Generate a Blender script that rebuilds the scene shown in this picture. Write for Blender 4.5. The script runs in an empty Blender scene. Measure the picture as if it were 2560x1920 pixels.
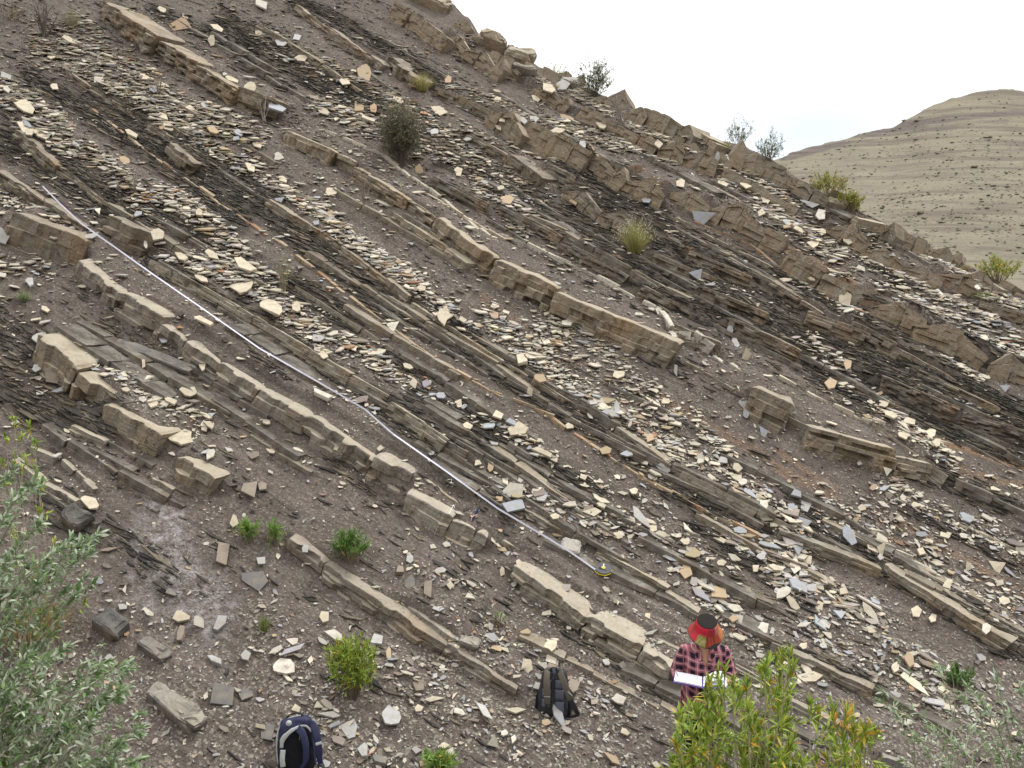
import bpy, bmesh, math, random
import numpy as np
from mathutils import Vector, Matrix, Euler

# ------------------------------------------------------------------ camera, sky, sun, exposure
SC = bpy.context.scene
COL = SC.collection
PITCH = math.radians(7.0)
CAMZ = 5.15
F = 1841.0                       # focal length in units of the 2212 px wide view
cam_d = bpy.data.cameras.new("camera")
cam_d.lens = 36 * F / 2212
cam_d.sensor_width = 36
cam_d.clip_start = 0.1
cam_d.clip_end = 6000
cam = bpy.data.objects.new("camera", cam_d)
COL.objects.link(cam)
cam.location = (0, 0, CAMZ)
cam.rotation_euler = (math.pi / 2 - PITCH, 0, 0)
SC.camera = cam

SUN_ELEV, SUN_AZ = 56.0, 48.0    # azimuth from +Y towards +X: the light comes over the ridge
world = bpy.data.worlds.new("World")
SC.world = world
world.use_nodes = True
nt = world.node_tree
nt.nodes.clear()
def N(t, tree=None, **kw):
    n = (tree or nt).nodes.new(t)
    for k, v in kw.items():
        setattr(n, k, v)
    return n
wo = N('ShaderNodeOutputWorld'); bg = N('ShaderNodeBackground')
sky = N('ShaderNodeTexSky'); sky.sky_type = 'NISHITA'; sky.sun_disc = False
sky.sun_elevation = math.radians(SUN_ELEV); sky.sun_rotation = math.radians(SUN_AZ)
tc = N('ShaderNodeTexCoord')
mp = N('ShaderNodeMapping'); mp.inputs['Scale'].default_value = (1.0, 1.0, 3.2)
cn = N('ShaderNodeTexNoise'); cn.inputs['Scale'].default_value = 1.6; cn.inputs['Detail'].default_value = 4
cr = N('ShaderNodeMapRange'); cr.inputs[1].default_value = 0.30; cr.inputs[2].default_value = 0.46
cr.inputs[3].default_value = 0.66; cr.inputs[4].default_value = 1.0
# one thin place in the overcast, low above the far hill
dot = N('ShaderNodeVectorMath', operation='DISTANCE')
PATCH = (0.325, 0.93, 0.155)
msq = N('ShaderNodeVectorMath', operation='MULTIPLY'); msq.inputs[1].default_value = (1, 1, 2.4)
dot.inputs[1].default_value = (PATCH[0], PATCH[1], PATCH[2] * 2.4)
pr = N('ShaderNodeMapRange'); pr.interpolation_type = 'SMOOTHSTEP'
pr.inputs[1].default_value = 0.0; pr.inputs[2].default_value = 0.2
pr.inputs[3].default_value = 0.45; pr.inputs[4].default_value = 1.0
mul = N('ShaderNodeMath', operation='MULTIPLY')
mx = N('ShaderNodeMix'); mx.data_type = 'RGBA'
sep = N('ShaderNodeSeparateXYZ')
zr = N('ShaderNodeMapRange'); zr.inputs[1].default_value = 0.0; zr.inputs[2].default_value = 1.0
zr.inputs[3].default_value = 8.4; zr.inputs[4].default_value = 14.6
cc = N('ShaderNodeCombineColor')
L = nt.links.new
L(tc.outputs['Generated'], mp.inputs['Vector']); L(mp.outputs[0], cn.inputs['Vector'])
L(cn.outputs['Fac'], cr.inputs[0])
L(tc.outputs['Generated'], msq.inputs[0]); L(msq.outputs[0], dot.inputs[0]); L(dot.outputs['Value'], pr.inputs[0])
L(cr.outputs[0], mul.inputs[0]); L(pr.outputs[0], mul.inputs[1])
L(tc.outputs['Generated'], sep.inputs[0]); L(sep.outputs['Z'], zr.inputs[0])
for i in range(3): L(zr.outputs[0], cc.inputs[i])
L(mul.outputs[0], mx.inputs['Factor']); L(sky.outputs[0], mx.inputs['A']); L(cc.outputs[0], mx.inputs['B'])
L(mx.outputs['Result'], bg.inputs['Color']); bg.inputs['Strength'].default_value = 0.1
L(bg.outputs[0], wo.inputs['Surface'])

sun_d = bpy.data.lights.new("sun", 'SUN')
sun_d.energy = 1.5
sun_d.angle = math.radians(12)
sun_d.color = (1.0, 0.97, 0.94)
sun = bpy.data.objects.new("sun", sun_d)
COL.objects.link(sun)
se, sa = math.radians(SUN_ELEV), math.radians(SUN_AZ)
sdir = Vector((math.sin(sa) * math.cos(se), math.cos(sa) * math.cos(se), math.sin(se)))
sun.rotation_euler = sdir.to_track_quat('Z', 'Y').to_euler()

SC.view_settings.view_transform = 'Standard'
SC.view_settings.look = 'None'
SC.view_settings.gamma = 1
SC.view_settings.use_curve_mapping = False
SC.view_settings.exposure = 0.46

# ------------------------------------------------------------------ small tools
RS = np.random.RandomState
rnd = random.Random(7)

def hsh(ix, iy, seed):
    ix = np.asarray(ix).astype(np.int64); iy = np.asarray(iy).astype(np.int64)
    h = (ix * 374761393 + iy * 668265263 + int(seed) * 1442695041) & 0xffffffff
    h = ((h ^ (h >> 13)) * 1274126177) & 0xffffffff
    h = (h ^ (h >> 16)) & 0xffffffff
    h = (h * 2246822519) & 0xffffffff
    h = (h ^ (h >> 15)) & 0xffffffff
    return h / 4294967296.0

def vn(x, y, seed=0):
    x = np.asarray(x, float); y = np.asarray(y, float) + 0 * x
    ix = np.floor(x); iy = np.floor(y)
    fx = x - ix; fy = y - iy
    fx = fx * fx * (3 - 2 * fx); fy = fy * fy * (3 - 2 * fy)
    a = hsh(ix, iy, seed); b = hsh(ix + 1, iy, seed)
    c = hsh(ix, iy + 1, seed); d = hsh(ix + 1, iy + 1, seed)
    return (a * (1 - fx) + b * fx) * (1 - fy) + (c * (1 - fx) + d * fx) * fy

def fbm(x, y, seed=0, octs=3):
    s = 0; a = 1.0; t = 0
    for o in range(octs):
        s = s + a * vn(np.asarray(x) * 2 ** o, np.asarray(y) * 2 ** o, seed + 17 * o)
        t += a; a *= 0.5
    return s / t

def sstep(a, b, x):
    t = np.clip((x - a) / (b - a), 0, 1)
    return t * t * (3 - 2 * t)

CP, SP = math.cos(PITCH), math.sin(PITCH)
def ray(dx, dy):
    X = (np.asarray(dx, float) - 1106) / F
    Y = -(np.asarray(dy, float) - 829.5) / F
    return X, CP + Y * SP, -SP + Y * CP
def project(x, y, z):
    zz = z - CAMZ
    depth = y * CP - zz * SP
    up = y * SP + zz * CP
    return 1106 + F * x / depth, 829.5 - F * up / depth, depth

CT, ST = 0.9366, 0.3504          # trace of the beds, seen from above
def toUV(x, y): return x * CT - y * ST, x * ST + y * CT
def toXY(U, V): return U * CT + V * ST, -U * ST + V * CT

# ------------------------------------------------------------------ the hillside as a height function
PX0, PY0 = 1.87, 7.95
def plane_z(x, y): return 0.72 * (y - PY0) - 0.25 * (x - PX0) + 0.15
CREST_D = [(760, -130), (860, -60), (960, -4), (1040, 84), (1120, 118), (1215, 160), (1340, 222), (1500, 290),
           (1640, 338), (1760, 400), (1840, 456), (1960, 506), (2080, 566), (2212, 632), (2330, 700)]
cU, cV = [], []
for _x, _y in CREST_D:
    a, b, c = ray(_x, _y)
    # CAMZ + c t = .72 (b t - PY0) - .25 (a t - PX0) + .15
    t = (CAMZ + 0.72 * PY0 - 0.25 * PX0 - 0.15) / (0.72 * b - 0.25 * a - c)
    U, V = toUV(a * t, b * t)
    cU.append(float(U)); cV.append(float(V))
cU, cV = np.array(cU), np.array(cV)
o = np.argsort(cU); cU, cV = cU[o], cV[o]
def crestV(U):
    v = np.interp(U, cU, cV)
    v = v + np.where(U < cU[0], (cU[0] - U) * 0.35, 0)
    return v
def base_z(x, y):
    x = np.asarray(x, float); y = np.asarray(y, float)
    zp = plane_z(x, y)
    d = 1.7 - zp
    low = 1.7 - 0.66 * d - 0.0
    k = 0.35
    z = np.where(d > 0, zp + (1 - 0.66) * (np.sqrt(d * d + k * k) - k), zp)
    U, V = toUV(x, y)
    q = V - crestV(U)
    qq = np.clip(q, 0, None)
    z = z - 1.15 * (np.sqrt(qq * qq + 0.15 ** 2) - 0.15)
    z = np.maximum(z, -14.0 + 0.02 * fbm(x * .1, y * .1, 5))
    bank = 3.45 - 0.56 * y + 0.25 * (fbm(x * 0.5, y * 0.5, 9) - .5)
    dd = bank - z
    z = np.where(y < 9, z + 0.5 * (dd + np.sqrt(dd * dd + 0.2)), z)
    return z

def raycast(dx, dy, fn):
    a, b, c = ray(np.atleast_1d(dx), np.atleast_1d(dy))
    ts = np.linspace(5.0, 30, 160)
    X = a[:, None] * ts; Y = b[:, None] * ts; Z = CAMZ + c[:, None] * ts
    below = (Z - fn(X, Y)) < 0
    idx = np.where(below.any(1), below.argmax(1), len(ts) - 1)
    t1 = ts[idx]; t0 = ts[np.maximum(idx - 1, 0)]
    for _ in range(12):
        tm = (t0 + t1) / 2
        bl = (CAMZ + c * tm - fn(a * tm, b * tm)) < 0
        t1 = np.where(bl, tm, t1); t0 = np.where(bl, t0, tm)
    t = (t0 + t1) / 2
    return np.stack([a * t, b * t, CAMZ + c * t], -1)

# ------------------------------------------------------------------ strokes (soil, shale, scree ...), given where they lie in the view
def mask_of(Dx, Dy, strokes, wob=14, seed=3):
    m = np.zeros_like(Dx)
    nx = (fbm(Dx / 60, Dy / 60, seed) - .5) * 2 * wob
    ny = (fbm(Dx / 60, Dy / 60, seed + 40) - .5) * 2 * wob
    X = Dx + nx; Y = Dy + ny
    for pts, w, s in strokes:
        for (x1, y1), (x2, y2) in zip(pts[:-1], pts[1:]):
            vx, vy = x2 - x1, y2 - y1
            t = np.clip(((X - x1) * vx + (Y - y1) * vy) / (vx * vx + vy * vy + 1e-9), 0, 1)
            d = np.hypot(X - x1 - t * vx, Y - y1 - t * vy)
            m = np.maximum(m, s * (1 - sstep(w * 0.3, w * 0.62, d)))
    return m

SCREE = [
 ([(0, 200), (130, 290)], 70, .9), ([(100, 90), (200, 150), (420, 300)], 90, 1), ([(240, 190), (560, 300)], 60, .7),
 ([(400, 290), (650, 430), (760, 520), (870, 600), (960, 680)], 48, .9),
 ([(0, 240), (110, 310), (300, 430), (420, 480)], 50, .9), ([(380, 440), (560, 600), (640, 690), (780, 770), (900, 860)], 52, .85),
 ([(160, 60), (330, 180), (400, 240)], 60, .6), ([(330, 540), (480, 590), (660, 700)], 50, .8),
 ([(960, 660), (1010, 740)], 40, .9), ([(1080, 690), (1250, 830), (1380, 950), (1440, 1010)], 80, .9),
 ([(1180, 700), (1340, 800), (1440, 900)], 70, .6), ([(1440, 940), (1520, 985), (1640, 1070)], 50, .95), ([(1130, 760), (1300, 800)], 60, .9),
 ([(700, 220), (830, 270)], 70, 1), ([(800, 240), (1000, 330), (1150, 440)], 60, .6), ([(1040, 400), (1130, 480)], 50, .8),
 ([(560, 80), (700, 150), (870, 230)], 40, .6), ([(980, 180), (1090, 250), (1230, 290)], 40, .5), ([(900, 270), (1060, 340)], 50, .6),
 ([(1170, 270), (1330, 300), (1560, 360), (1700, 470), (1850, 560)], 50, .95), ([(1180, 180), (1300, 230), (1560, 330), (1680, 400)], 46, .95),
 ([(1650, 450), (1800, 540)], 70, .95), ([(1870, 550), (1960, 640), (2100, 690), (2200, 760)], 60, .9), ([(1990, 540), (2130, 640), (2212, 660)], 40, .8),
 ([(1740, 740), (1840, 830)], 50, 1), ([(1890, 865), (2040, 1010)], 56, 1), ([(1750, 600), (1840, 690)], 40, .9), ([(2030, 770), (2120, 830)], 30, .8),
 ([(2080, 890), (2212, 960)], 50, .5), ([(1620, 1080), (1690, 1180), (1760, 1330)], 110, 1), ([(1560, 1100), (1700, 1250), (1900, 1330)], 80, .7),
 ([(1250, 1100), (1420, 1180), (1560, 1290)], 70, .6), ([(1480, 1180), (1560, 1330), (1700, 1450)], 80, .6), ([(1750, 1330), (1900, 1420), (2100, 1520)], 120, .6),
 ([(1800, 1100), (2212, 1320)], 120, .45), ([(1900, 1050), (2212, 1200)], 60, .5), ([(880, 830), (1000, 900), (1100, 960)], 44, .7), ([(1110, 930), (1200, 1010), (1290, 1060)], 40, .7),
 ([(180, 790), (300, 850), (430, 900)], 60, .7), ([(0, 420), (100, 455)], 50, .6), ([(250, 880), (420, 950)], 50, .4), ([(0, 560), (100, 590)], 40, .6),
 ([(1100, 1050), (1200, 1120), (1300, 1180)], 40, .7), ([(1000, 1010), (1080, 1060)], 30, .5), ([(740, 850), (860, 930)], 26, .5),
 ([(1500, 900), (1560, 980)], 40, .7), ([(620, 700), (700, 780)], 40, .9), ([(880, 1440), (1100, 1400), (1350, 1560)], 60, .35),
 ([(820, 1480), (1000, 1560), (1300, 1620)], 90, .4), ([(560, 1340), (700, 1560), (820, 1650)], 90, .4), ([(900, 1240), (1000, 1300), (1090, 1370)], 60, .5),
]
SHALE = [
 ([(1240, 430), (1500, 540), (1800, 660)], 80, .55), ([(1500, 640), (1750, 740), (2000, 850)], 90, .7), ([(2000, 880), (2212, 960)], 90, .9),
 ([(200, 220), (400, 330), (560, 440), (700, 560), (870, 690)], 56, 1), ([(870, 650), (1000, 740), (1140, 830), (1300, 920), (1440, 1010)], 60, 1),
 ([(60, 170), (280, 300), (520, 480)], 44, .9), ([(300, 450), (520, 570), (640, 650)], 30, .6), ([(640, 620), (760, 700)], 50, .9),
 ([(1080, 400), (1250, 500), (1420, 620), (1560, 700)], 60, .8), ([(960, 340), (1100, 400)], 36, .7),
 ([(1450, 1040), (1640, 1120)], 60, 1), ([(900, 880), (1080, 980), (1270, 1070)], 60, .95), ([(840, 900), (1000, 1020)], 44, .9),
 ([(480, 50), (620, 130), (800, 230), (900, 300)], 44, .8), ([(330, 20), (480, 90), (620, 190)], 30, .6), ([(640, 0), (800, 90), (960, 180)], 36, .7), ([(1090, 60), (1000, 120)], 20, .3),
 ([(1300, 460), (1500, 560), (1700, 620), (1900, 700)], 70, .75), ([(1480, 640), (1700, 740), (1900, 880)], 60, .9), ([(1880, 780), (2050, 860), (2250, 930)], 90, .9),
 ([(1660, 600), (1900, 700), (2212, 800)], 60, .6), ([(1500, 330), (1750, 440), (1900, 540)], 36, .7), ([(1760, 500), (1960, 620)], 30, .7),
 ([(1220, 360), (1420, 470)], 60, .6), ([(0, 290), (120, 380), (230, 450)], 70, .8), ([(0, 700), (120, 800), (220, 930)], 90, .6), ([(0, 830), (160, 940)], 90, .6),
 ([(330, 560), (600, 730), (820, 880)], 34, .9), ([(870, 930), (1000, 1040), (1090, 1110)], 50, .6), ([(190, 420), (330, 520)], 50, .9),
 ([(1650, 1090), (1830, 1190), (2000, 1290), (2212, 1420)], 30, .8), ([(1880, 1180), (2050, 1290), (2212, 1390)], 34, .9), ([(2000, 1030), (2212, 1110)], 40, .7), ([(1500, 1130), (1660, 1250)], 34, .7),
 ([(1300, 1130), (1500, 1220), (1640, 1300)], 30, .7), ([(1700, 1080), (1900, 1180)], 24, .6), ([(1960, 1100), (2212, 1220)], 24, .6),
 ([(540, 790), (620, 850)], 20, .6), ([(1220, 1330), (1350, 1430), (1460, 1500)], 60, .55), ([(850, 1090), (700, 980)], 30, .4), ([(230, 690), (420, 800), (520, 870)], 34, .4), ([(830, 760), (1100, 960)], 30, .6),
 ([(250, 1160), (350, 1250)], 90, .3), ([(1640, 1390), (1900, 1490)], 24, .7), ([(980, 740), (1140, 830)], 50, .9), ([(120, 1100), (200, 1150)], 70, .6),
]
OCHRE = [
 ([(1170, 610), (1280, 680)], 16, .5), ([(1510, 450), (1620, 500), (1840, 610)], 18, .8), ([(1270, 330), (1400, 400)], 14, .9), ([(1680, 590), (1900, 660), (2050, 760)], 24, .5),
 ([(1300, 450), (1500, 540)], 14, .6), ([(1420, 860), (1600, 960), (1800, 1080)], 24, .45), ([(1960, 930), (2212, 1010)], 14, .8), ([(1900, 1110), (2212, 1280)], 20, .45),
 ([(1040, 640), (1130, 700)], 24, .35), ([(1540, 700), (1720, 780)], 14, .5), ([(2050, 1010), (2212, 1050)], 16, .5), ([(1680, 970), (1800, 1060)], 16, .5), ([(1230, 500), (1350, 560)], 12, .5),
 ([(240, 640), (330, 700)], 16, .2), ([(700, 560), (760, 600)], 14, .3), ([(80, 900), (160, 950)], 30, .35),
]
SALT = [([(350, 1120), (360, 1180), (400, 1260), (440, 1320)], 120, .75), ([(300, 1170), (330, 1300)], 90, .4), ([(390, 1260), (480, 1300)], 90, .5), ([(400, 1380), (470, 1420)], 60, .25)]
RUST = [([(1200, 360), (1400, 520), (1700, 600), (2000, 720)], 130, .8), ([(1560, 560), (1900, 700)], 100, .7), ([(0, 250), (230, 440)], 60, .6), ([(1900, 760), (2212, 880)], 70, .4)]

# ------------------------------------------------------------------ outcropping beds: polyline in the view, thickness (m), look
# name, label, points, T, protrusion, laminae, block length range, colour, roundness, peaked
TAN = (.33, .275, .19); PALE = (.42, .375, .29); BROWN = (.225, .18, .125); GREYB = (.35, .31, .245); DARKB = (.16, .13, .10); BUFF = (.39, .315, .21)
BEDS = [
 ("rounded grey buff bed running just below the measuring tape", [(178, 582), (262, 655), (390, 742), (560, 858), (760, 985), (880, 1050)], .19, .12, 2, (.3, .6), GREYB, .5, 0),
 ("end of the grey buff bed where the blue handled chisel leans", [(880, 1085), (960, 1140), (1050, 1180)], .17, .12, 2, (.22, .4), PALE, .4, 0),
 ("thin laminated ledge under the upper part of the tape", [(330, 672), (470, 760), (600, 850), (760, 930), (900, 1020), (1000, 1090)], .10, .08, 4, (.4, .9), TAN, .15, 0),
 ("long laminated tan ledge above the tape, capped by loose flakes", [(325, 575), (440, 632), (560, 704), (640, 752), (740, 812), (838, 868)], .15, .12, 5, (.5, 1.0), TAN, .1, 0),
 ("tan ledge ending in a square broken block above the tape", [(840, 890), (930, 950), (1022, 1012)], .2, .14, 5, (.45, .7), TAN, .1, 0),
 ("dark massive block with pale face near the tape's upper end", [(30, 498), (120, 552), (186, 560)], .3, .2, 2, (.5, .8), BROWN, .35, 0),
 ("laminated brown ledge behind the tape's upper end", [(0, 385), (100, 440), (185, 506)], .22, .16, 6, (.5, .9), BROWN, .15, 0),
 ("smooth brown slab leaning over the dark shale under the scree", [(238, 500), (330, 545)], .34, .2, 3, (.55, .8), BROWN, .2, 1),
 ("brown ledge hanging over the black shale at the picture's edge", [(40, 300), (130, 370), (226, 450)], .2, .16, 5, (.5, .9), BROWN, .15, 0),
 ("big pale bed with a brown broken end in the lower slope", [(92, 760), (170, 820), (244, 880)], .26, .2, 3, (.7, 1.2), BUFF, .15, 0),
 ("largest pale yellow block below the broken bed", [(232, 905), (350, 972)], .28, .2, 2, (.9, 1.2), BUFF, .15, 0),
 ("short laminated block with brown end beyond the large pale block", [(395, 1010), (475, 1056)], .18, .14, 3, (.5, .6), BUFF, .15, 0),
 ("small pale block beside a thin grey lath of rock", [(160, 930), (232, 965)], .15, .1, 3, (.4, .5), TAN, .2, 0),
 ("thin dark lath of rock parallel to the slope's small blocks", [(130, 960), (230, 1035)], .07, .06, 3, (.7, .9), BROWN, .15, 0),
 ("row of small square grey blocks above the silvery bush", [(142, 1000), (210, 1062)], .09, .07, 1, (.16, .26), GREYB, .4, 0),
 ("thin grey bed partly hidden by the silvery bush", [(30, 1000), (100, 1060), (160, 1095)], .09, .08, 2, (.3, .5), GREYB, .3, 0),
 ("small grey brick shaped block beside the green shrub at the edge", [(70, 975), (125, 1000)], .1, .07, 1, (.3, .4), GREYB, .25, 0),
 ("short buff block above the white salt crust", [(330, 1040), (372, 1068)], .1, .08, 2, (.25, .3), TAN, .3, 0),
 ("long dark log shaped bed between the three small shrubs", [(705, 1232), (800, 1290), (930, 1380), (1040, 1450), (1118, 1496)], .15, .13, 4, (.7, 1.3), (.25, .215, .17), .25, 0),
 ("purplish half round block at the top of the log shaped bed", [(632, 1168), (712, 1222)], .15, .12, 3, (.4, .5), (.3, .235, .19), .4, 0),
 ("smooth grey half round slab with an orange broken end", [(880, 1322), (990, 1396)], .15, .06, 1, (.5, .6), (.36, .32, .27), .6, 0),
 ("wide pale double bed running down to the person", [(1112, 1238), (1200, 1310), (1300, 1372), (1450, 1450), (1500, 1480)], .17, .14, 3, (.4, .8), PALE, .3, 0),
 ("upper lip of the pale double bed behind the person", [(1200, 1268), (1320, 1330), (1440, 1400), (1500, 1430)], .08, .08, 2, (.4, .8), PALE, .2, 0),
 ("thin laminated bed below the tape reel", [(1240, 1235), (1330, 1290), (1460, 1362)], .07, .06, 3, (.5, .9), GREYB, .2, 0),
 ("dark laminated bed above the tape reel", [(1110, 1100), (1190, 1140), (1265, 1185)], .11, .1, 5, (.4, .7), (.24, .2, .15), .15, 0),
 ("long tan bed running from above the reel towards the hat", [(1285, 1195), (1400, 1260), (1510, 1328)], .12, .1, 5, (.5, .9), TAN, .15, 0),
 ("tan bed between the chalked block and the reel", [(1085, 1172), (1150, 1215), (1210, 1255)], .08, .07, 4, (.4, .7), TAN, .15, 0),
 ("dark brown ledge below the densest scree", [(148, 160), (210, 205), (300, 262), (400, 322)], .14, .12, 4, (.5, .9), BROWN, .15, 0),
 ("single square brown block standing out of the black shale", [(366, 326), (430, 372)], .28, .18, 2, (.7, .8), BROWN, .15, 1),
 ("brown ledge over black shale in the middle left", [(580, 440), (624, 462), (720, 530), (800, 580), (888, 652)], .13, .1, 4, (.5, .9), (.27, .21, .135), .15, 0),
 ("thin tan capping of the darkest shale band", [(890, 660), (985, 720), (1060, 770), (1140, 816)], .08, .09, 2, (.6, 1.0), TAN, .15, 0),
 ("thin tan rib running down from the shrivelled tuft in mid slope", [(1150, 822), (1260, 880), (1340, 930), (1440, 1008)], .08, .08, 3, (.5, .9), TAN, .15, 0),
 ("long thin rib over the wedge of black shale", [(1470, 1025), (1560, 1068), (1640, 1112), (1720, 1150)], .07, .09, 2, (.7, 1.2), TAN, .1, 0),
 ("thick laminated outcrop at the top of the slope", [(230, 30), (320, 98), (400, 150), (470, 200), (600, 250)], .34, .2, 7, (.6, 1.1), (.29, .22, .14), .15, 0),
 ("rounded orange tan bed below the wiry dead stem", [(620, 300), (700, 335), (770, 370)], .2, .14, 2, (.4, .7), BUFF, .45, 0),
 ("laminated continuation of the orange tan bed", [(770, 378), (850, 430), (940, 490)], .26, .16, 6, (.5, .8), (.31, .24, .15), .15, 0),
 ("massive tan bed under the white ribbon seam", [(940, 500), (1000, 540), (1062, 580)], .3, .18, 3, (.6, 1.0), BUFF, .4, 0),
 ("rounded tan bed with hollow weathered face in the centre", [(1066, 590), (1160, 640), (1260, 690), (1360, 740), (1450, 782)], .3, .2, 3, (.8, 1.3), BUFF, .5, 0),
 ("overhanging block with a dark hollow right of centre", [(1612, 868), (1700, 912)], .34, .22, 3, (.7, 1.0), TAN, .35, 0),
 ("tan bed fading into scree right of the hollow block", [(1740, 945), (1860, 990), (2000, 1022)], .2, .16, 4, (.5, .9), TAN, .3, 0),
 ("thin platy ledge below the fan of pale flakes", [(1880, 925), (1960, 985), (2040, 1040)], .12, .12, 5, (.5, .9), TAN, .1, 0),
 ("brown ledge above the ribbon seam's upper half", [(1010, 300), (1100, 348), (1170, 400)], .22, .16, 4, (.5, .8), BROWN, .15, 0),
 ("rusty brown blocks over the flowering tuft", [(1225, 420), (1310, 478), (1390, 520)], .3, .18, 4, (.6, .9), BROWN, .2, 1),
 ("brown stub of rock below the rusty blocks", [(1180, 370), (1240, 400)], .22, .14, 3, (.4, .6), BROWN, .2, 0),
 ("small brown ledge beyond the flowering tuft", [(1410, 560), (1500, 590), (1540, 610)], .18, .12, 3, (.4, .6), BROWN, .2, 1),
 ("topmost ledge reaching the skyline", [(850, 30), (910, 66), (968, 108)], .36, .22, 4, (.5, .8), (.3, .22, .14), .15, 0),
 ("brown jointed blocks below the skyline's highest rocks", [(968, 92), (1030, 130), (1090, 172)], .4, .22, 3, (.4, .7), (.3, .23, .145), .15, 1),
 ("leaning brown blocks left of the cream topped boulder", [(1094, 150), (1170, 205), (1230, 240)], .36, .2, 4, (.4, .7), (.3, .23, .145), .12, 1),
 ("shallow brown ledge with a flat lit top on the upper slope", [(940, 200), (1040, 240), (1120, 285)], .2, .16, 3, (.5, .8), (.28, .22, .14), .15, 0),
 ("short brown ledge beneath the pale upper shrub", [(840, 140), (900, 190)], .28, .16, 3, (.5, .7), BROWN, .15, 1),
 ("first great jointed slab of the upper right row", [(1062, 260), (1130, 316)], .42, .22, 2, (.7, .9), (.3, .235, .15), .1, 1),
 ("widest flat faced slab of the upper right row", [(1130, 298), (1200, 330), (1266, 368)], .46, .24, 2, (.5, .7), (.31, .245, .155), .08, 0),
 ("gabled pair of jointed slabs in the upper right row", [(1250, 352), (1310, 380), (1352, 408)], .44, .22, 2, (.4, .6), (.31, .245, .155), .08, 1),
 ("peaked slab with one bright edge over the shale", [(1344, 400), (1430, 440)], .46, .22, 2, (.9, 1.1), (.32, .25, .155), .08, 1),
 ("lower peaked slabs above the blue triangular flake", [(1438, 420), (1530, 462)], .36, .2, 2, (.5, .8), (.31, .24, .15), .08, 1),
 ("long peaked slab with upright joints near the blue triangular flake", [(1526, 460), (1620, 500)], .44, .22, 3, (.5, .8), (.32, .25, .16), .08, 1),
 ("broken foot of the peaked slab row", [(1600, 500), (1690, 545)], .34, .2, 4, (.35, .6), (.29, .22, .14), .12, 0),
 ("tall square blocks side by side on the right upper slope", [(1690, 572), (1760, 612), (1830, 644)], .46, .24, 2, (.4, .55), (.32, .25, .16), .1, 0),
 ("flat wedge of rock beyond the square blocks", [(1810, 640), (1880, 640)], .2, .18, 2, (.6, .8), TAN, .1, 0),
 ("gabled slab with grey shadowed side on the right", [(1872, 670), (1990, 712)], .4, .24, 2, (.6, .8), (.32, .25, .16), .08, 1),
 ("largest gabled slab at the right side of the slope", [(1966, 712), (2060, 745), (2124, 786)], .42, .24, 2, (.7, .9), (.32, .25, .16), .08, 1),
 ("half buried gabled slab at the right margin", [(2130, 790), (2220, 820)], .34, .2, 2, (.7, .9), (.3, .235, .15), .1, 1),
 ("second row of jointed blocks near the dead skyline branches", [(1250, 250), (1330, 285), (1418, 330)], .34, .2, 2, (.45, .7), (.28, .21, .135), .1, 0),
 ("jointed dark blocks under the skyline shrubs", [(1420, 330), (1490, 352), (1545, 372)], .4, .22, 3, (.4, .6), (.29, .22, .14), .1, 1),
 ("row of small gabled blocks on the skyline shoulder", [(1420, 292), (1500, 330), (1580, 372)], .26, .18, 2, (.4, .6), (.33, .26, .17), .1, 1),
 ("low shelf of broken slabs behind the shale strip", [(1560, 378), (1660, 430), (1720, 462)], .16, .16, 3, (.4, .6), (.31, .25, .16), .1, 0),
 ("blocks crowding the skyline beside the small green shrub", [(1590, 345), (1640, 372), (1700, 400), (1750, 430)], .26, .18, 2, (.35, .55), (.33, .26, .17), .12, 1),
 ("large gabled slab on the right hand skyline", [(1785, 500), (1870, 545)], .44, .22, 3, (.7, 1.0), (.3, .235, .15), .1, 1),
 ("ledges stepping down the right hand skyline", [(1860, 545), (1960, 590), (2030, 622)], .28, .18, 3, (.5, .7), (.3, .235, .15), .1, 1),
 ("last brown slab before the skyline shrubs at the margin", [(2020, 600), (2110, 640)], .34, .2, 3, (.7, .9), (.27, .2, .13), .12, 1),
 ("thin slab at the right margin under the last shrubs", [(2110, 660), (2220, 700)], .16, .14, 3, (.5, .8), (.29, .23, .15), .12, 0),
 ("brown stepped ledge on the rusty right slope", [(1660, 620), (1720, 660), (1770, 690)], .2, .14, 5, (.4, .6), (.27, .2, .13), .15, 0),
 ("gabled brown ledge under the cream cluster of flakes", [(1740, 690), (1800, 710), (1860, 735)], .22, .16, 5, (.5, .7), (.27, .2, .13), .15, 1),
 ("grey brown ledge of the lower rusty slope", [(1900, 750), (1990, 790), (2060, 830)], .2, .14, 5, (.5, .8), (.27, .21, .14), .15, 0),
 ("broad laminated shoulder of dark shale on the right", [(1980, 810), (2080, 860), (2150, 900)], .2, .12, 7, (.6, .9), (.22, .18, .13), .15, 0),
 ("dark laminated ledge along the lower right scree", [(1680, 1150), (1780, 1190), (1900, 1250)], .09, .08, 4, (.5, .9), (.25, .22, .16), .15, 0),
 ("ledge with a tan lip and a black hollow under it", [(1905, 1230), (1990, 1285), (2060, 1320), (2180, 1390)], .13, .12, 4, (.6, .9), (.28, .24, .17), .2, 0),
 ("long dark bed crossing the gravel above the right bushes", [(1665, 1400), (1760, 1440), (1880, 1500)], .13, .1, 4, (.6, .9), (.24, .21, .16), .2, 0),
 ("thin bed behind the person's shoulder", [(1585, 1440), (1650, 1475)], .09, .08, 4, (.5, .7), (.3, .27, .21), .2, 0),
 ("low bed in the gravel among the yellow leaves", [(1690, 1510), (1800, 1550), (1900, 1600)], .09, .08, 3, (.5, .9), (.27, .24, .19), .2, 0),
 ("grey block by the silvery bush at the lower right", [(1900, 1640), (1975, 1668)], .12, .1, 3, (.5, .6), (.27, .26, .24), .2, 0),
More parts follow.
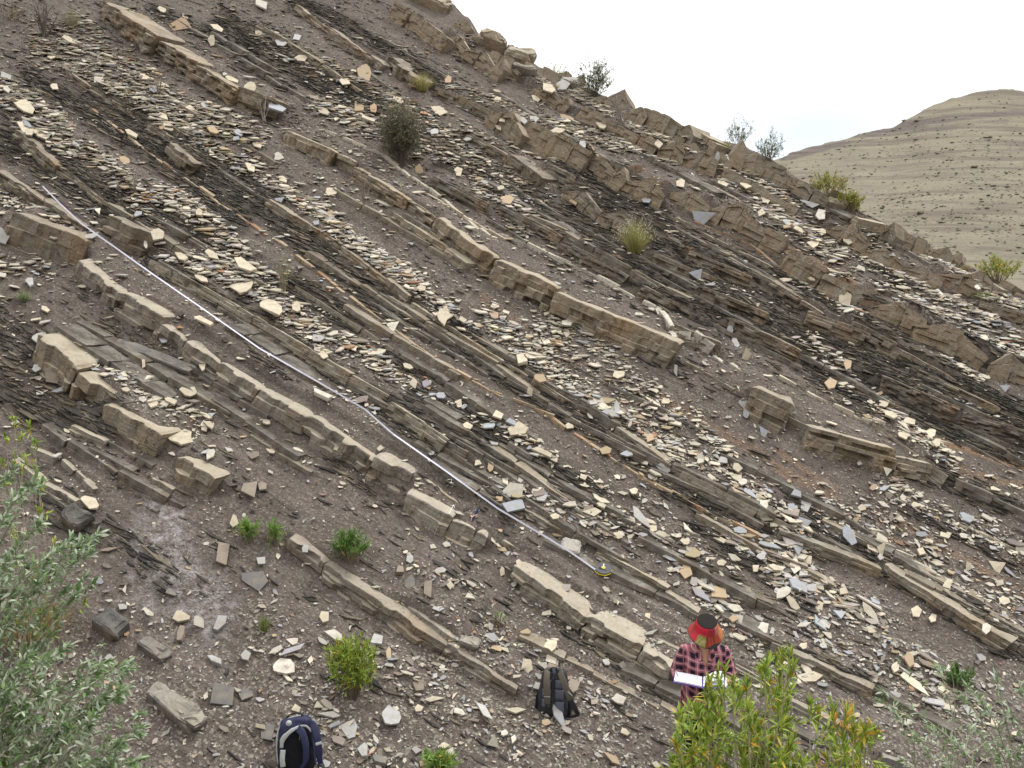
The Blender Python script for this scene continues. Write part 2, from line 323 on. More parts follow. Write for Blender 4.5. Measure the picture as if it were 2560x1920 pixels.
 ("shaded laminated rib over black shale in the centre left", [(1165, 1120), (1290, 1185)], .05, .05, 4, (.5, .9), (.22, .19, .15), .1, 0),
 ("platy rib standing in the middle of the black band", [(640, 622), (760, 700), (850, 760)], .06, .07, 3, (.5, .9), (.25, .21, .15), .1, 0),
 ("faint rib at the top edge between two scree bands", [(560, 60), (660, 120), (780, 200)], .12, .1, 5, (.5, .9), (.25, .2, .14), .15, 0),
 ("rib of broken brown plates beneath the top edge", [(640, 20), (740, 90), (830, 150)], .18, .14, 5, (.5, .9), (.28, .21, .14), .15, 0),
 ("brown laminated hump right of the flowering tuft", [(1480, 560), (1560, 590), (1620, 615)], .24, .14, 7, (.5, .9), (.22, .17, .12), .15, 0),
 ("first dark laminated hump below the flowering tuft", [(1250, 562), (1330, 590), (1400, 622)], .22, .12, 7, (.5, .9), (.16, .135, .105), .15, 0),
 ("second dark laminated hump below the flowering tuft", [(1380, 632), (1440, 662), (1500, 690)], .24, .14, 7, (.5, .9), (.17, .14, .105), .15, 0),
 ("brown hump of rock in the middle of the rusty slope", [(1510, 640), (1580, 668), (1650, 700)], .24, .14, 7, (.5, .9), (.22, .165, .115), .15, 0),
 ("long brown laminated hump above the cream cluster", [(1570, 706), (1640, 735), (1720, 775)], .22, .14, 7, (.6, .9), (.2, .155, .11), .15, 0),
 ("dark rounded hump beyond the cream cluster", [(1830, 712), (1890, 735), (1930, 760)], .24, .14, 7, (.6, .9), (.19, .155, .115), .15, 0),
 ("broad dark hump over the fan of pale flakes", [(1900, 828), (1980, 862), (2060, 905)], .24, .12, 8, (.6, .9), (.15, .13, .10), .15, 0),
 ("dark laminated hump at the right margin", [(2070, 905), (2140, 930), (2212, 950)], .22, .12, 8, (.6, .9), (.14, .12, .095), .15, 0),
 ("black laminated wedge right of the big dark bush", [(930, 395), (990, 420), (1050, 452)], .22, .14, 7, (.5, .8), (.13, .115, .09), .15, 0),
 ("black laminated wedge above the white ribbon seam", [(1080, 455), (1150, 490), (1210, 528)], .2, .12, 7, (.5, .8), (.13, .115, .09), .15, 0),
 ("black laminated wedge above the white edged seam", [(1210, 535), (1290, 572), (1350, 610)], .2, .12, 7, (.5, .8), (.14, .12, .09), .15, 0),
 ("brown laminated wedge ending at the standing cream slab", [(1440, 712), (1500, 740), (1550, 765)], .22, .14, 7, (.5, .8), (.19, .155, .11), .15, 0),
 ("lower brown ledge along the massive tan bed's foot", [(850, 470), (930, 520), (1010, 580)], .14, .1, 3, (.5, .9), (.38, .31, .21), .3, 0),
 ("dark laths of shale beside the tape's lower block", [(1100, 960), (1180, 1010), (1260, 1060)], .06, .05, 4, (.5, .8), (.16, .14, .12), .1, 0),
]
def _fit(b):
    lab, pts, T, prot, lam, (l0, l1), c, rd, tent = b
    ridge = T >= .26 and pts[0][0] > 840 and pts[0][1] < 720 and rd < .3
    if ridge: return (lab, pts, T * .62, prot * .75, lam + 3, (l0 * 1.2, l1 * 1.5), tuple(v * 1.12 for v in c), .05, tent)
    small = l1 < .45
    if 'pale yellow block' in lab or 'big pale bed' in lab or 'short laminated block with brown' in lab: return (lab, pts, T * .95, prot * .9, lam, (l0, l1 * 1.2), c, .2, tent)
    if rd >= .3 and T >= .16: return (lab, pts, T * .9, prot * .9, lam + 1, (l0 * 1.3, l1 * 1.8), c, rd * .42, tent)
    return (lab, pts, T * .70, prot * .7, lam + 1, (l0, l1) if small else (l0 * 1.5, l1 * 1.9), c, rd * .5, tent)
BEDS = [_fit(b) for b in BEDS]
BEDS = [(*b[:6], tuple(v * k for v, k in zip(b[6], (.88, .90, .95))), *b[7:]) for b in BEDS]
SEAMS = [
 ("white ribbon seam", "bright white seam of thin plates in the upper centre", [(700, 285), (780, 318), (830, 340), (880, 380), (960, 435), (1040, 500)], .035, (.74, .67, .55)),
 ("", "white edged seam running over the tan central bed", [(1075, 508), (1140, 530), (1200, 560), (1290, 600), (1365, 640)], .045, (.78, .72, .62)),
 ("", "brightest part of the white seam, broken into short tiles", [(1365, 640), (1420, 670), (1450, 705), (1500, 740), (1600, 798)], .055, (.82, .77, .68)),
 ("", "white seam plates above the hollow overhanging block", [(1680, 815), (1760, 860), (1860, 905), (1905, 925)], .035, (.68, .6, .46)),
 ("", "pair of short white seam laths under the wiry stem", [(920, 420), (1000, 470), (1070, 510)], .03, (.6, .5, .36)),
 ("", "rusty orange thread of rock across the left shale", [(200, 240), (290, 310), (400, 385), (480, 445), (610, 530)], .016, (.48, .36, .22)),
 ("", "rusty orange thread of rock across the central shale", [(640, 555), (740, 630), (860, 720), (960, 790), (1060, 845)], .018, (.42, .27, .14)),
 ("", "brightest orange thread below the central scree", [(1060, 845), (1160, 885), (1260, 950), (1400, 1040), (1480, 1080)], .02, (.50, .34, .18)),
 ("", "tail of the orange thread on the lower right shale", [(1480, 1080), (1560, 1120), (1640, 1160)], .016, (.5, .4, .27)),
 ("", "short orange crumbly seam in the upper right", [(1270, 335), (1340, 380), (1420, 400)], .022, (.36, .22, .12)),
 ("", "orange seam under the peaked slabs", [(1500, 480), (1620, 530), (1700, 570)], .022, (.36, .22, .12)),
 ("", "pale lath seam in the gravel of the lower right", [(1850, 1160), (1950, 1200), (2040, 1250)], .02, (.6, .55, .44)),
 ("", "thin pale seam at the right margin", [(2070, 1135), (2212, 1195)], .02, (.6, .52, .4)),
 ("", "fine brown seam crossing below the square broken block", [(930, 890), (1060, 970), (1180, 1040)], .015, (.4, .3, .2)),
]

LAND = [
 (1300, 1235, "the tape reel"), (1190, 1500, "the black backpack"), (640, 1600, "the navy backpack"), (1510, 1400, "the person"), (1045, 1150, "the blue handled chisel"),
 (540, 1150, "the pair of bright green tufts"), (757, 1165, "the round green shrub"), (760, 1440, "the tall green shrub"), (570, 1345, "the small grass tuft"), (375, 1210, "the white salt crust"),
 (900, 1310, "the half round slab"), (1050, 1300, "the dead twiggy tuft"), (850, 280, "the big dark bush"), (1370, 500, "the tuft dotted with white flowers"), (610, 590, "the thin green plant in mid slope"),
 (575, 240, "the twisted grey root"), (780, 380, "the wiry dead stem"), (910, 170, "the pale yellow tuft"), (1120, 130, "the skyline boulder"), (1285, 165, "the bush on the skyline"),
 (1330, 240, "the dead skyline branches"), (1530, 260, "the skyline twigs"), (1790, 400, "the green bushes on the skyline shoulder"), (1630, 900, "the hollow overhanging block"), (1350, 700, "the rounded tan bed"),
 (1480, 740, "the white seam"), (1250, 640, "the long tan bed"), (1990, 700, "the gabled slabs"), (1560, 440, "the peaked slabs"), (1760, 600, "the tall square blocks"), (1290, 350, "the widest flat faced slab"),
 (1970, 970, "the fan of pale flakes"), (1600, 1450, "the yellowing bush"), (2060, 1470, "the dense green shrub"), (2150, 560, "the last skyline shrubs"), (300, 910, "the pale yellow block"), (435, 1030, "the short laminated block"),
 (150, 480, "the tape's upper end"), (270, 480, "the leaning brown slab"), (100, 90, "the dead branches at the top"), (340, 150, "the dry stem in the scree"), (398, 350, "the square brown block"), (700, 490, "the ledge over black shale"),
 (950, 900, "the square broken block"), (560, 690, "the ledge above the tape"), (470, 800, "the bed below the tape"), (1160, 960, "the black shale laths"), (1300, 880, "the thin tan rib"), (1600, 1080, "the shale wedge"),
 (60, 1340, "the straw coloured tussock"), (230, 1450, "the silvery bush"), (1180, 1330, "the pale double bed"), (900, 1390, "the log shaped bed"), (1280, 1150, "the dark laminated bed"), (1780, 780, "the cream cluster"), (2000, 1300, "the black hollow"),
 (60, 640, "the small sage tuft"), (700, 100, "the platy rib at the top"), (400, 180, "the thick laminated outcrop"), (1850, 1180, "the pale lath seam"), (1420, 1200, "the long tan bed"), (1800, 1450, "the long dark bed in the gravel"),
]
used_labels = set()
def dirword(dx, dy):
    if abs(dy) > abs(dx) * .8: return "above" if dy < 0 else "below"
    return "beside"

def rib_label(x, y, kind):
    ls = sorted(LAND, key=lambda q: math.hypot(x - q[0], y - q[1]))
    for extra in ("", "short ", "low ", "splintered ", "crumbling "):
        for q in ls[:3]:
            d = math.hypot(x - q[0], y - q[1])
            rel = ("just " if d < 60 else "a little way " if d < 150 else "some way ") + dirword(x - q[0], y - q[1])
            lab = f"{extra}thin {kind} rib {rel} {q[2]}"
            if lab not in used_labels and len(lab.split()) <= 16:
                used_labels.add(lab); return lab
    return lab

# ------------------------------------------------------------------ relief of the slope
bed_uv = []
for b in BEDS:
    pts = np.array(b[1], float)
    P = raycast(pts[:, 0], pts[:, 1], base_z)
    U, V = toUV(P[:, 0], P[:, 1])
    bed_uv.append((U, V, b[2]))

def relief(U, V, x, y, z0):
    Dx, Dy, dep = project(x, y, z0)
    dep = np.maximum(dep, 1.0)
    sh = mask_of(Dx, Dy, SHALE)
    Vw = V + .35 * (fbm(U * .22, V * .15, 2) - .5)
    r = .16 * (vn(Vw * 1.25, U * .10, 11) - .5) + .11 * (fbm(U * .7, V * 1.1, 12) - .5)
    r = r + .05 * (vn(Vw * 4.2, U * .28, 13) - .5)
    saw = (Vw * 9.0 + .8 * vn(U * .9, V * 2, 14)) % 1.0
    saw2 = (Vw * 21.0 + .8 * vn(U * 1.6, V * 4, 15)) % 1.0
    k = vn(U * 1.3, Vw * 7, 16)
    r = r + (.25 + .75 * sh) * (.045 * (1 - saw) * k + .022 * (1 - saw2) * vn(U * 3, Vw * 20, 18))
    r = r + .05 * (fbm(U * 4.5, V * 6.5, 17, 3) - .5) + .034 * (fbm(U * 12, V * 17, 19, 2) - .5)
    for bu, bv, T in bed_uv:
        s = (U > bu[0] - .3) & (U < bu[-1] + .3) & (np.abs(V - bv.mean()) < 2.6)
        if s.any():
            d = V[s] - np.interp(U[s], bu, bv)
            e = sstep(bu[0] - .3, bu[0], U[s]) * (1 - sstep(bu[-1], bu[-1] + .3, U[s]))
            r[s] = r[s] * (1 - .85 * e * np.exp(-(d / .3) ** 2))
    for bu, bv, T in bed_uv:
        s = (U > bu[0] - .25) & (U < bu[-1] + .25) & (np.abs(V - bv.mean()) < 2.6)
        if not s.any(): continue
        Us, Vs = U[s], V[s]
        d = Vs - np.interp(Us, bu, bv)
        e = sstep(bu[0] - .25, bu[0] + .1, Us) * (1 - sstep(bu[-1] - .1, bu[-1] + .25, Us))
        A = min(T * .8, .19)
        up = np.where(d > 0, A * (1 - sstep(.05, .95, d)), 0)
        dn = np.where(d <= 0, -A * .45 * np.exp(-np.clip(-d, 0, 9) / .22) * sstep(.0, .06, -d), 0)
        r[s] = r[s] + e * (up + dn)
    return r

def ground_z(x, y):
    x = np.asarray(x, float); y = np.asarray(y, float)
    shp = np.broadcast(x, y).shape
    x = np.broadcast_to(x, shp).ravel(); y = np.broadcast_to(y, shp).ravel()
    z0 = base_z(x, y)
    U, V = toUV(x, y)
    fade = sstep(4.6, 5.6, V) * (1 - sstep(.0, 3.0, V - crestV(U) - .3) * .7)
    r = relief(U, V, x, y, z0) * fade
    # broken skyline
    q = V - crestV(U)
    r = r + .35 * np.exp(-(q / .5) ** 2) * (fbm(U * 1.3, V * 1.3, 31) - .42)
    return (z0 + r * 1.12).reshape(shp)

def at(dx, dy):
    """points of the ground seen under view positions"""
    a, b, c = ray(np.atleast_1d(dx), np.atleast_1d(dy))
    P = raycast(dx, dy, base_z)
    t = P[:, 1] / b
    for _ in range(5):
        g = ground_z(a * t, b * t)
        e = (CAMZ + c * t) - g
        t = t + e / (np.abs(c) * .4 + .75)
    z = ground_z(a * t, b * t)
    return np.stack([a * t, b * t, z], -1)
def at1(dx, dy): return Vector(at(dx, dy)[0])
def gnormal(x, y, h=.12):
    zx = (ground_z(x + h, y) - ground_z(x - h, y)) / (2 * h)
    zy = (ground_z(x, y + h) - ground_z(x, y - h)) / (2 * h)
    n = np.stack([-zx, -zy, np.ones_like(zx)], -1)
    return n / np.linalg.norm(n, axis=-1, keepdims=True)
def bnormal(x, y, h=.3):
    zx = (base_z(x + h, y) - base_z(x - h, y)) / (2 * h)
    zy = (base_z(x, y + h) - base_z(x, y - h)) / (2 * h)
    n = np.stack([-zx, -zy, np.ones_like(zx)], -1)
    return n / np.linalg.norm(n, axis=-1, keepdims=True)

# ------------------------------------------------------------------ meshes
def np_mesh(name, co, faces, col=None, attrs=None, smooth=False):
    """faces: list of int arrays, each (n, k)"""
    me = bpy.data.meshes.new(name)
    co = np.asarray(co, np.float32)
    me.vertices.add(len(co)); me.vertices.foreach_set('co', co.ravel())
    faces = [np.asarray(f, np.int32) for f in faces if len(f)]
    nl = sum(f.size for f in faces); nf = sum(len(f) for f in faces)
    me.loops.add(nl); me.polygons.add(nf)
    me.loops.foreach_set('vertex_index', np.concatenate([f.ravel() for f in faces]))
    tot = np.concatenate([np.full(len(f), f.shape[1], np.int32) for f in faces])
    st = np.zeros(nf, np.int32); st[1:] = np.cumsum(tot)[:-1]
    me.polygons.foreach_set('loop_start', st)
    me.polygons.foreach_set('loop_total', tot)
    me.polygons.foreach_set('use_smooth', np.full(nf, smooth, bool))
    if col is not None:
        c = np.ones((len(co), 4), np.float32); c[:, :3] = col
        a = me.color_attributes.new('Col', 'FLOAT_COLOR', 'POINT'); a.data.foreach_set('color', c.ravel())
    for k, v in (attrs or {}).items():
        a = me.attributes.new(k, 'FLOAT', 'POINT'); a.data.foreach_set('value', np.asarray(v, np.float32))
    me.update(calc_edges=True); me.validate()
    return me

def link(name, me, mat=None, parent=None, **props):
    o = bpy.data.objects.new(name, me)
    COL.objects.link(o)
    if mat is not None and me is not None and not me.materials: me.materials.append(mat)
    if parent is not None: o.parent = parent
    for k, v in props.items(): o[k] = v
    return o
def thing(name, label, cat, loc=(0, 0, 0), group=None):
    o = bpy.data.objects.new(name, None); COL.objects.link(o)
    o.location = loc; o['label'] = label; o['category'] = cat
    o.empty_display_size = .1
    if group: o['group'] = group
    return o

# ------------------------------------------------------------------ materials
def mat_new(name, rough=.9, spec=.25):
    m = bpy.data.materials.new(name); m.use_nodes = True
    t = m.node_tree; b = t.nodes['Principled BSDF']
    b.inputs['Roughness'].default_value = rough
    b.inputs['Specular IOR Level'].default_value = spec
    return m, t, b
def mixc(t, fac, a, b, mode='MIX'):
    n = t.nodes.new('ShaderNodeMix'); n.data_type = 'RGBA'; n.blend_type = mode
    for sock, v in ((n.inputs['Factor'], fac), (n.inputs['A'], a), (n.inputs['B'], b)):
        if isinstance(v, (int, float)): sock.default_value = v
        elif isinstance(v, tuple): sock.default_value = (*v[:3], 1)
        else: t.links.new(v, sock)
    return n.outputs['Result']
def noise(t, vec, scale, detail=3, rough=.55):
    n = t.nodes.new('ShaderNodeTexNoise'); n.inputs['Scale'].default_value = scale
    n.inputs['Detail'].default_value = detail; n.inputs['Roughness'].default_value = rough
    if vec is not None: t.links.new(vec, n.inputs['Vector'])
    return n
def rng(t, v, a, b, c=0., d=1.):
    n = t.nodes.new('ShaderNodeMapRange')
    for i, k in ((1, a), (2, b), (3, c), (4, d)): n.inputs[i].default_value = k
    t.links.new(v, n.inputs[0]); return n.outputs[0]
def mathn(t, op, a, b=0.):
    n = t.nodes.new('ShaderNodeMath'); n.operation = op
    for s, v in ((n.inputs[0], a), (n.inputs[1], b)):
        if isinstance(v, (int, float)): s.default_value = v
        else: t.links.new(v, s)
    return n.outputs[0]
def mapping(t, vec, scale=(1, 1, 1), rot=(0, 0, 0)):
    n = t.nodes.new('ShaderNodeMapping'); n.inputs['Scale'].default_value = scale; n.inputs['Rotation'].default_value = rot
    t.links.new(vec, n.inputs['Vector']); return n.outputs[0]
def bump(t, b, h, strength=.5, dist=.01, prev=None):
    n = t.nodes.new('ShaderNodeBump'); n.inputs['Strength'].default_value = strength; n.inputs['Distance'].default_value = dist
    t.links.new(h, n.inputs['Height'])
    if prev is not None: t.links.new(prev, n.inputs['Normal'])
    if b is not None: t.links.new(n.outputs[0], b.inputs['Normal'])
    return n.outputs[0]
def attr(t, name, colour=False):
    n = t.nodes.new('ShaderNodeAttribute'); n.attribute_name = name
    return n.outputs['Color' if colour else 'Fac']
def objco(t):
    return t.nodes.new('ShaderNodeTexCoord').outputs['Object']

def mat_ground():
    m, t, b = mat_new('slope_soil', .95, .15)
    oc = objco(t)
    ang = math.atan2(ST, CT)
    turned = mapping(t, oc, (1, 1, 1), (0, 0, ang))
    strata = mapping(t, turned, (1.3, 17, 0.0))
    strata2 = mapping(t, turned, (3.0, 55, 0.0))
    n1 = noise(t, strata, 1.0, 4).outputs['Fac']; n2 = noise(t, strata2, 1.0, 3).outputs['Fac']
    nb = noise(t, oc, .9, 3).outputs['Fac']; nf = noise(t, oc, 28, 4, .65).outputs['Fac']
    nm = noise(t, oc, 6, 3).outputs['Fac']
    soil = mixc(t, rng(t, nb, .3, .7), (.150, .120, .102), (.218, .182, .158))
    soil = mixc(t, rng(t, nm, .35, .7), soil, (.155, .127, .110))
    soil = mixc(t, attr(t, 'rust'), soil, (.145, .098, .065))
    shale = mixc(t, rng(t, n1, .38, .62), (.040, .037, .034), (.115, .10, .080))
    shale = mixc(t, rng(t, n2, .5, .75, 0, .45), shale, (.20, .17, .125))
    ms = attr(t, 'shale')
    c = mixc(t, mathn(t, 'MULTIPLY', ms, rng(t, nm, .2, .5, .8, 1)), soil, shale)
    # faint streaks along the beds everywhere
    c = mixc(t, rng(t, n1, .34, .56, .6, 0), c, (.075, .063, .052))
    oc_ = attr(t, 'ochre')
    c = mixc(t, mathn(t, 'MULTIPLY', oc_, rng(t, n2, .3, .6, .2, 1)), c, (.36, .20, .10))
    sa = attr(t, 'salt')
    ns = noise(t, oc, 9, 6, .75).outputs['Fac']
    c = mixc(t, mathn(t, 'MULTIPLY', sa, rng(t, ns, .42, .66, 0, .9)), c, (.60, .58, .60))
    # fine grit
    vo = t.nodes.new('ShaderNodeTexVoronoi'); vo.inputs['Scale'].default_value = 42; t.links.new(oc, vo.inputs['Vector'])
    sepc = t.nodes.new('ShaderNodeSeparateColor'); t.links.new(vo.outputs['Color'], sepc.inputs[0])
    g = rng(t, sepc.outputs[0], .72, .95)
    gr = mathn(t, 'MULTIPLY', g, attr(t, 'grit'))
    c = mixc(t, gr, c, (.42, .385, .32))
    g2 = mathn(t, 'MULTIPLY', rng(t, sepc.outputs[1], .75, .95), .55)
    c = mixc(t, g2, c, (.07, .062, .056))
    c = mixc(t, rng(t, nf, .3, .7, .0, .5), c, (.085, .070, .056))
    t.links.new(c, b.inputs['Base Color'])
    h = bump(t, None, vo.outputs['Distance'], .5, .012)
    h = bump(t, None, n2, .6, .02, h)
    bump(t, b, nf, .9, .035, h)
    return m

def mat_rock():
    m, t, b = mat_new('bedded_rock', .88, .25)
    oc = objco(t)
    lam = mapping(t, oc, (2.5, 2.5, 60))
    n1 = noise(t, lam, 1.0, 4).outputs['Fac']
    n2 = noise(t, oc, 3.2, 4, .6).outputs['Fac']; n3 = noise(t, oc, 22, 4, .65).outputs['Fac']
    n4 = noise(t, oc, 1.3, 2).outputs['Fac']
    c = attr(t, 'Col', True)
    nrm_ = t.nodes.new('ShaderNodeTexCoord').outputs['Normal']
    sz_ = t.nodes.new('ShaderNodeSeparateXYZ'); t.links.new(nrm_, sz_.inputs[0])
    topf = rng(t, sz_.outputs['Z'], .6, .95, 0, .55)  # tops mixed paler: light from above put into the colour, plus bleached dust
    lam2 = mapping(t, oc, (4, 4, 150)); n5 = noise(t, lam2, 1.0, 2).outputs['Fac']
    c = mixc(t, rng(t, n1, .38, .62, .64, 1.08), (0, 0, 0), c)
    c = mixc(t, rng(t, n5, .54, .68, 0, .38), c, (.05, .042, .032))
    c = mixc(t, rng(t, n2, .42, .66, 0, .6), c, (.31, .29, .25))
    c = mixc(t, rng(t, n4, .5, .7, 0, .45), c, (.30, .19, .095))
    c = mixc(t, rng(t, n3, .3, .62, .5, 0), c, (.09, .075, .055))
    vo = t.nodes.new('ShaderNodeTexVoronoi'); vo.feature = 'DISTANCE_TO_EDGE'; vo.inputs['Scale'].default_value = 3.4
    wn = noise(t, oc, 5, 2); 
    wm = mixc(t, .25, oc, wn.outputs['Color'])
    t.links.new(wm, vo.inputs['Vector'])
    crack = rng(t, vo.outputs['Distance'], 0.0, .018, .75, 0)
    c = mixc(t, crack, c, (.05, .04, .03))
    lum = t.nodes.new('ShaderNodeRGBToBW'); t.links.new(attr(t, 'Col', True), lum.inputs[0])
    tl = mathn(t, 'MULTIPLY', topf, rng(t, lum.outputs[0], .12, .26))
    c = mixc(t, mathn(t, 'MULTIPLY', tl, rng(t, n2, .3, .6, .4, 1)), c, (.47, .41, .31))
    t.links.new(c, b.inputs['Base Color'])
    h = bump(t, None, n1, .7, .02)
    h = bump(t, None, vo.outputs['Distance'], .2, .02, h)
    bump(t, b, n3, .5, .012, h)
    return m

def mat_flake():
    m, t, b = mat_new('flake_stone', .8, .3)
    oc = objco(t)
    n1 = noise(t, oc, 9, 4, .6).outputs['Fac']; n2 = noise(t, oc, 60, 3).outputs['Fac']
    c = attr(t, 'Col', True)
    c = mixc(t, rng(t, n1, .35, .75, 0, .35), c, (.36, .31, .24), 'MULTIPLY') if False else mixc(t, rng(t, n1, .42, .72, 0, .6), c, (.30, .25, .18))
    c = mixc(t, rng(t, n2, .3, .6, .25, 0), c, (.14, .12, .10))
    t.links.new(c, b.inputs['Base Color'])
    bump(t, b, n2, .3, .006)
    return m

def mat_col(name, rough=.7, spec=.3, nscale=30, namt=.3, trans=0.):
    m, t, b = mat_new(name, rough, spec)
    oc = objco(t); n1 = noise(t, oc, nscale, 3).outputs['Fac']
    c = attr(t, 'Col', True)
    c = mixc(t, rng(t, n1, .35, .75, 0, namt), c, (0, 0, 0))
    t.links.new(c, b.inputs['Base Color'])
    if trans:
        tr = t.nodes.new('ShaderNodeBsdfTranslucent'); ad = t.nodes.new('ShaderNodeMixShader')
        ad.inputs[0].default_value = trans
        t.links.new(c, tr.inputs[0]); t.links.new(b.outputs[0], ad.inputs[1]); t.links.new(tr.outputs[0], ad.inputs[2])
        t.links.new(ad.outputs[0], t.nodes['Material Output'].inputs[0])
    return m
def mat_flat(name, col, rough=.6, spec=.3, nscale=0, namt=.25, bmp=0):
    m, t, b = mat_new(name, rough, spec)
    if nscale:
        oc = objco(t); n1 = noise(t, oc, nscale, 3).outputs['Fac']
        c = mixc(t, rng(t, n1, .3, .75, 0, namt), col, tuple(v * .3 for v in col))
        t.links.new(c, b.inputs['Base Color'])
        if bmp: bump(t, b, n1, .6, bmp)
    else:
        b.inputs['Base Color'].default_value = (*col, 1)
    return m

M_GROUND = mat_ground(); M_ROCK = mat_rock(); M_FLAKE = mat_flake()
M_LEAF = mat_col('leaf', .55, .35, 20, .25, .3)
M_STEM = mat_col('stem', .85, .2, 40, .35)
M_SHALE = mat_col('shale_lath', .85, .25, 25, .45)

# ------------------------------------------------------------------ the hillside mesh
def axis(segs):
    out = []
    for a, b, s in segs:
        n = max(1, int(round((b - a) / s)))
        out.append(np.linspace(a, b, n, endpoint=False))
    out.append([segs[-1][1]])
    return np.concatenate(out)
ua = axis([(-60, -19, 2.0), (-19, -18, .2), (-18, 11.5, .055), (11.5, 16, .2), (16, 60, 2.0)])
va = axis([(-60, -4, 2.0), (-4, 4.6, .3), (4.6, 12.0, .0255), (12.0, 20.5, .036), (20.5, 24, .15), (24, 60, 2.0)])
UU, VV = np.meshgrid(ua, va, indexing='ij')
GX, GY = toXY(UU, VV)
GZ = ground_z(GX, GY)
Dx, Dy, dep = project(GX, GY, GZ)
Dx = np.where(dep > 1, Dx, -999); Dy = np.where(dep > 1, Dy, -999)
nu, nv = UU.shape
idx = np.arange(nu * nv).reshape(nu, nv)
quads = np.stack([idx[:-1, :-1], idx[1:, :-1], idx[1:, 1:], idx[:-1, 1:]], -1).reshape(-1, 4)
A = {
 'shale': mask_of(Dx, Dy, [(p, w * 1.45, min(1, s * 1.15)) for p, w, s in SHALE], 10).ravel(), 'ochre': mask_of(Dx, Dy, OCHRE, 10).ravel(),
 'salt': mask_of(Dx, Dy, SALT, 22).ravel(), 'rust': (mask_of(Dx, Dy, RUST, 30) * sstep(.3, .6, fbm(UU * .8, VV * 3, 51))).ravel(),
}
A['grit'] = np.clip(.35 + .5 * mask_of(Dx, Dy, SCREE).ravel() + .5 * sstep(1250, 1550, Dy).ravel() - .3 * A['shale'], 0, 1)
me = np_mesh('hillside', np.stack([GX, GY, GZ], -1).reshape(-1, 3), [quads], attrs=A, smooth=True)
hill_o = link('hillside', me, M_GROUND, kind='structure')
del UU, VV, GX, GY, GZ, Dx, Dy, dep, quads, A

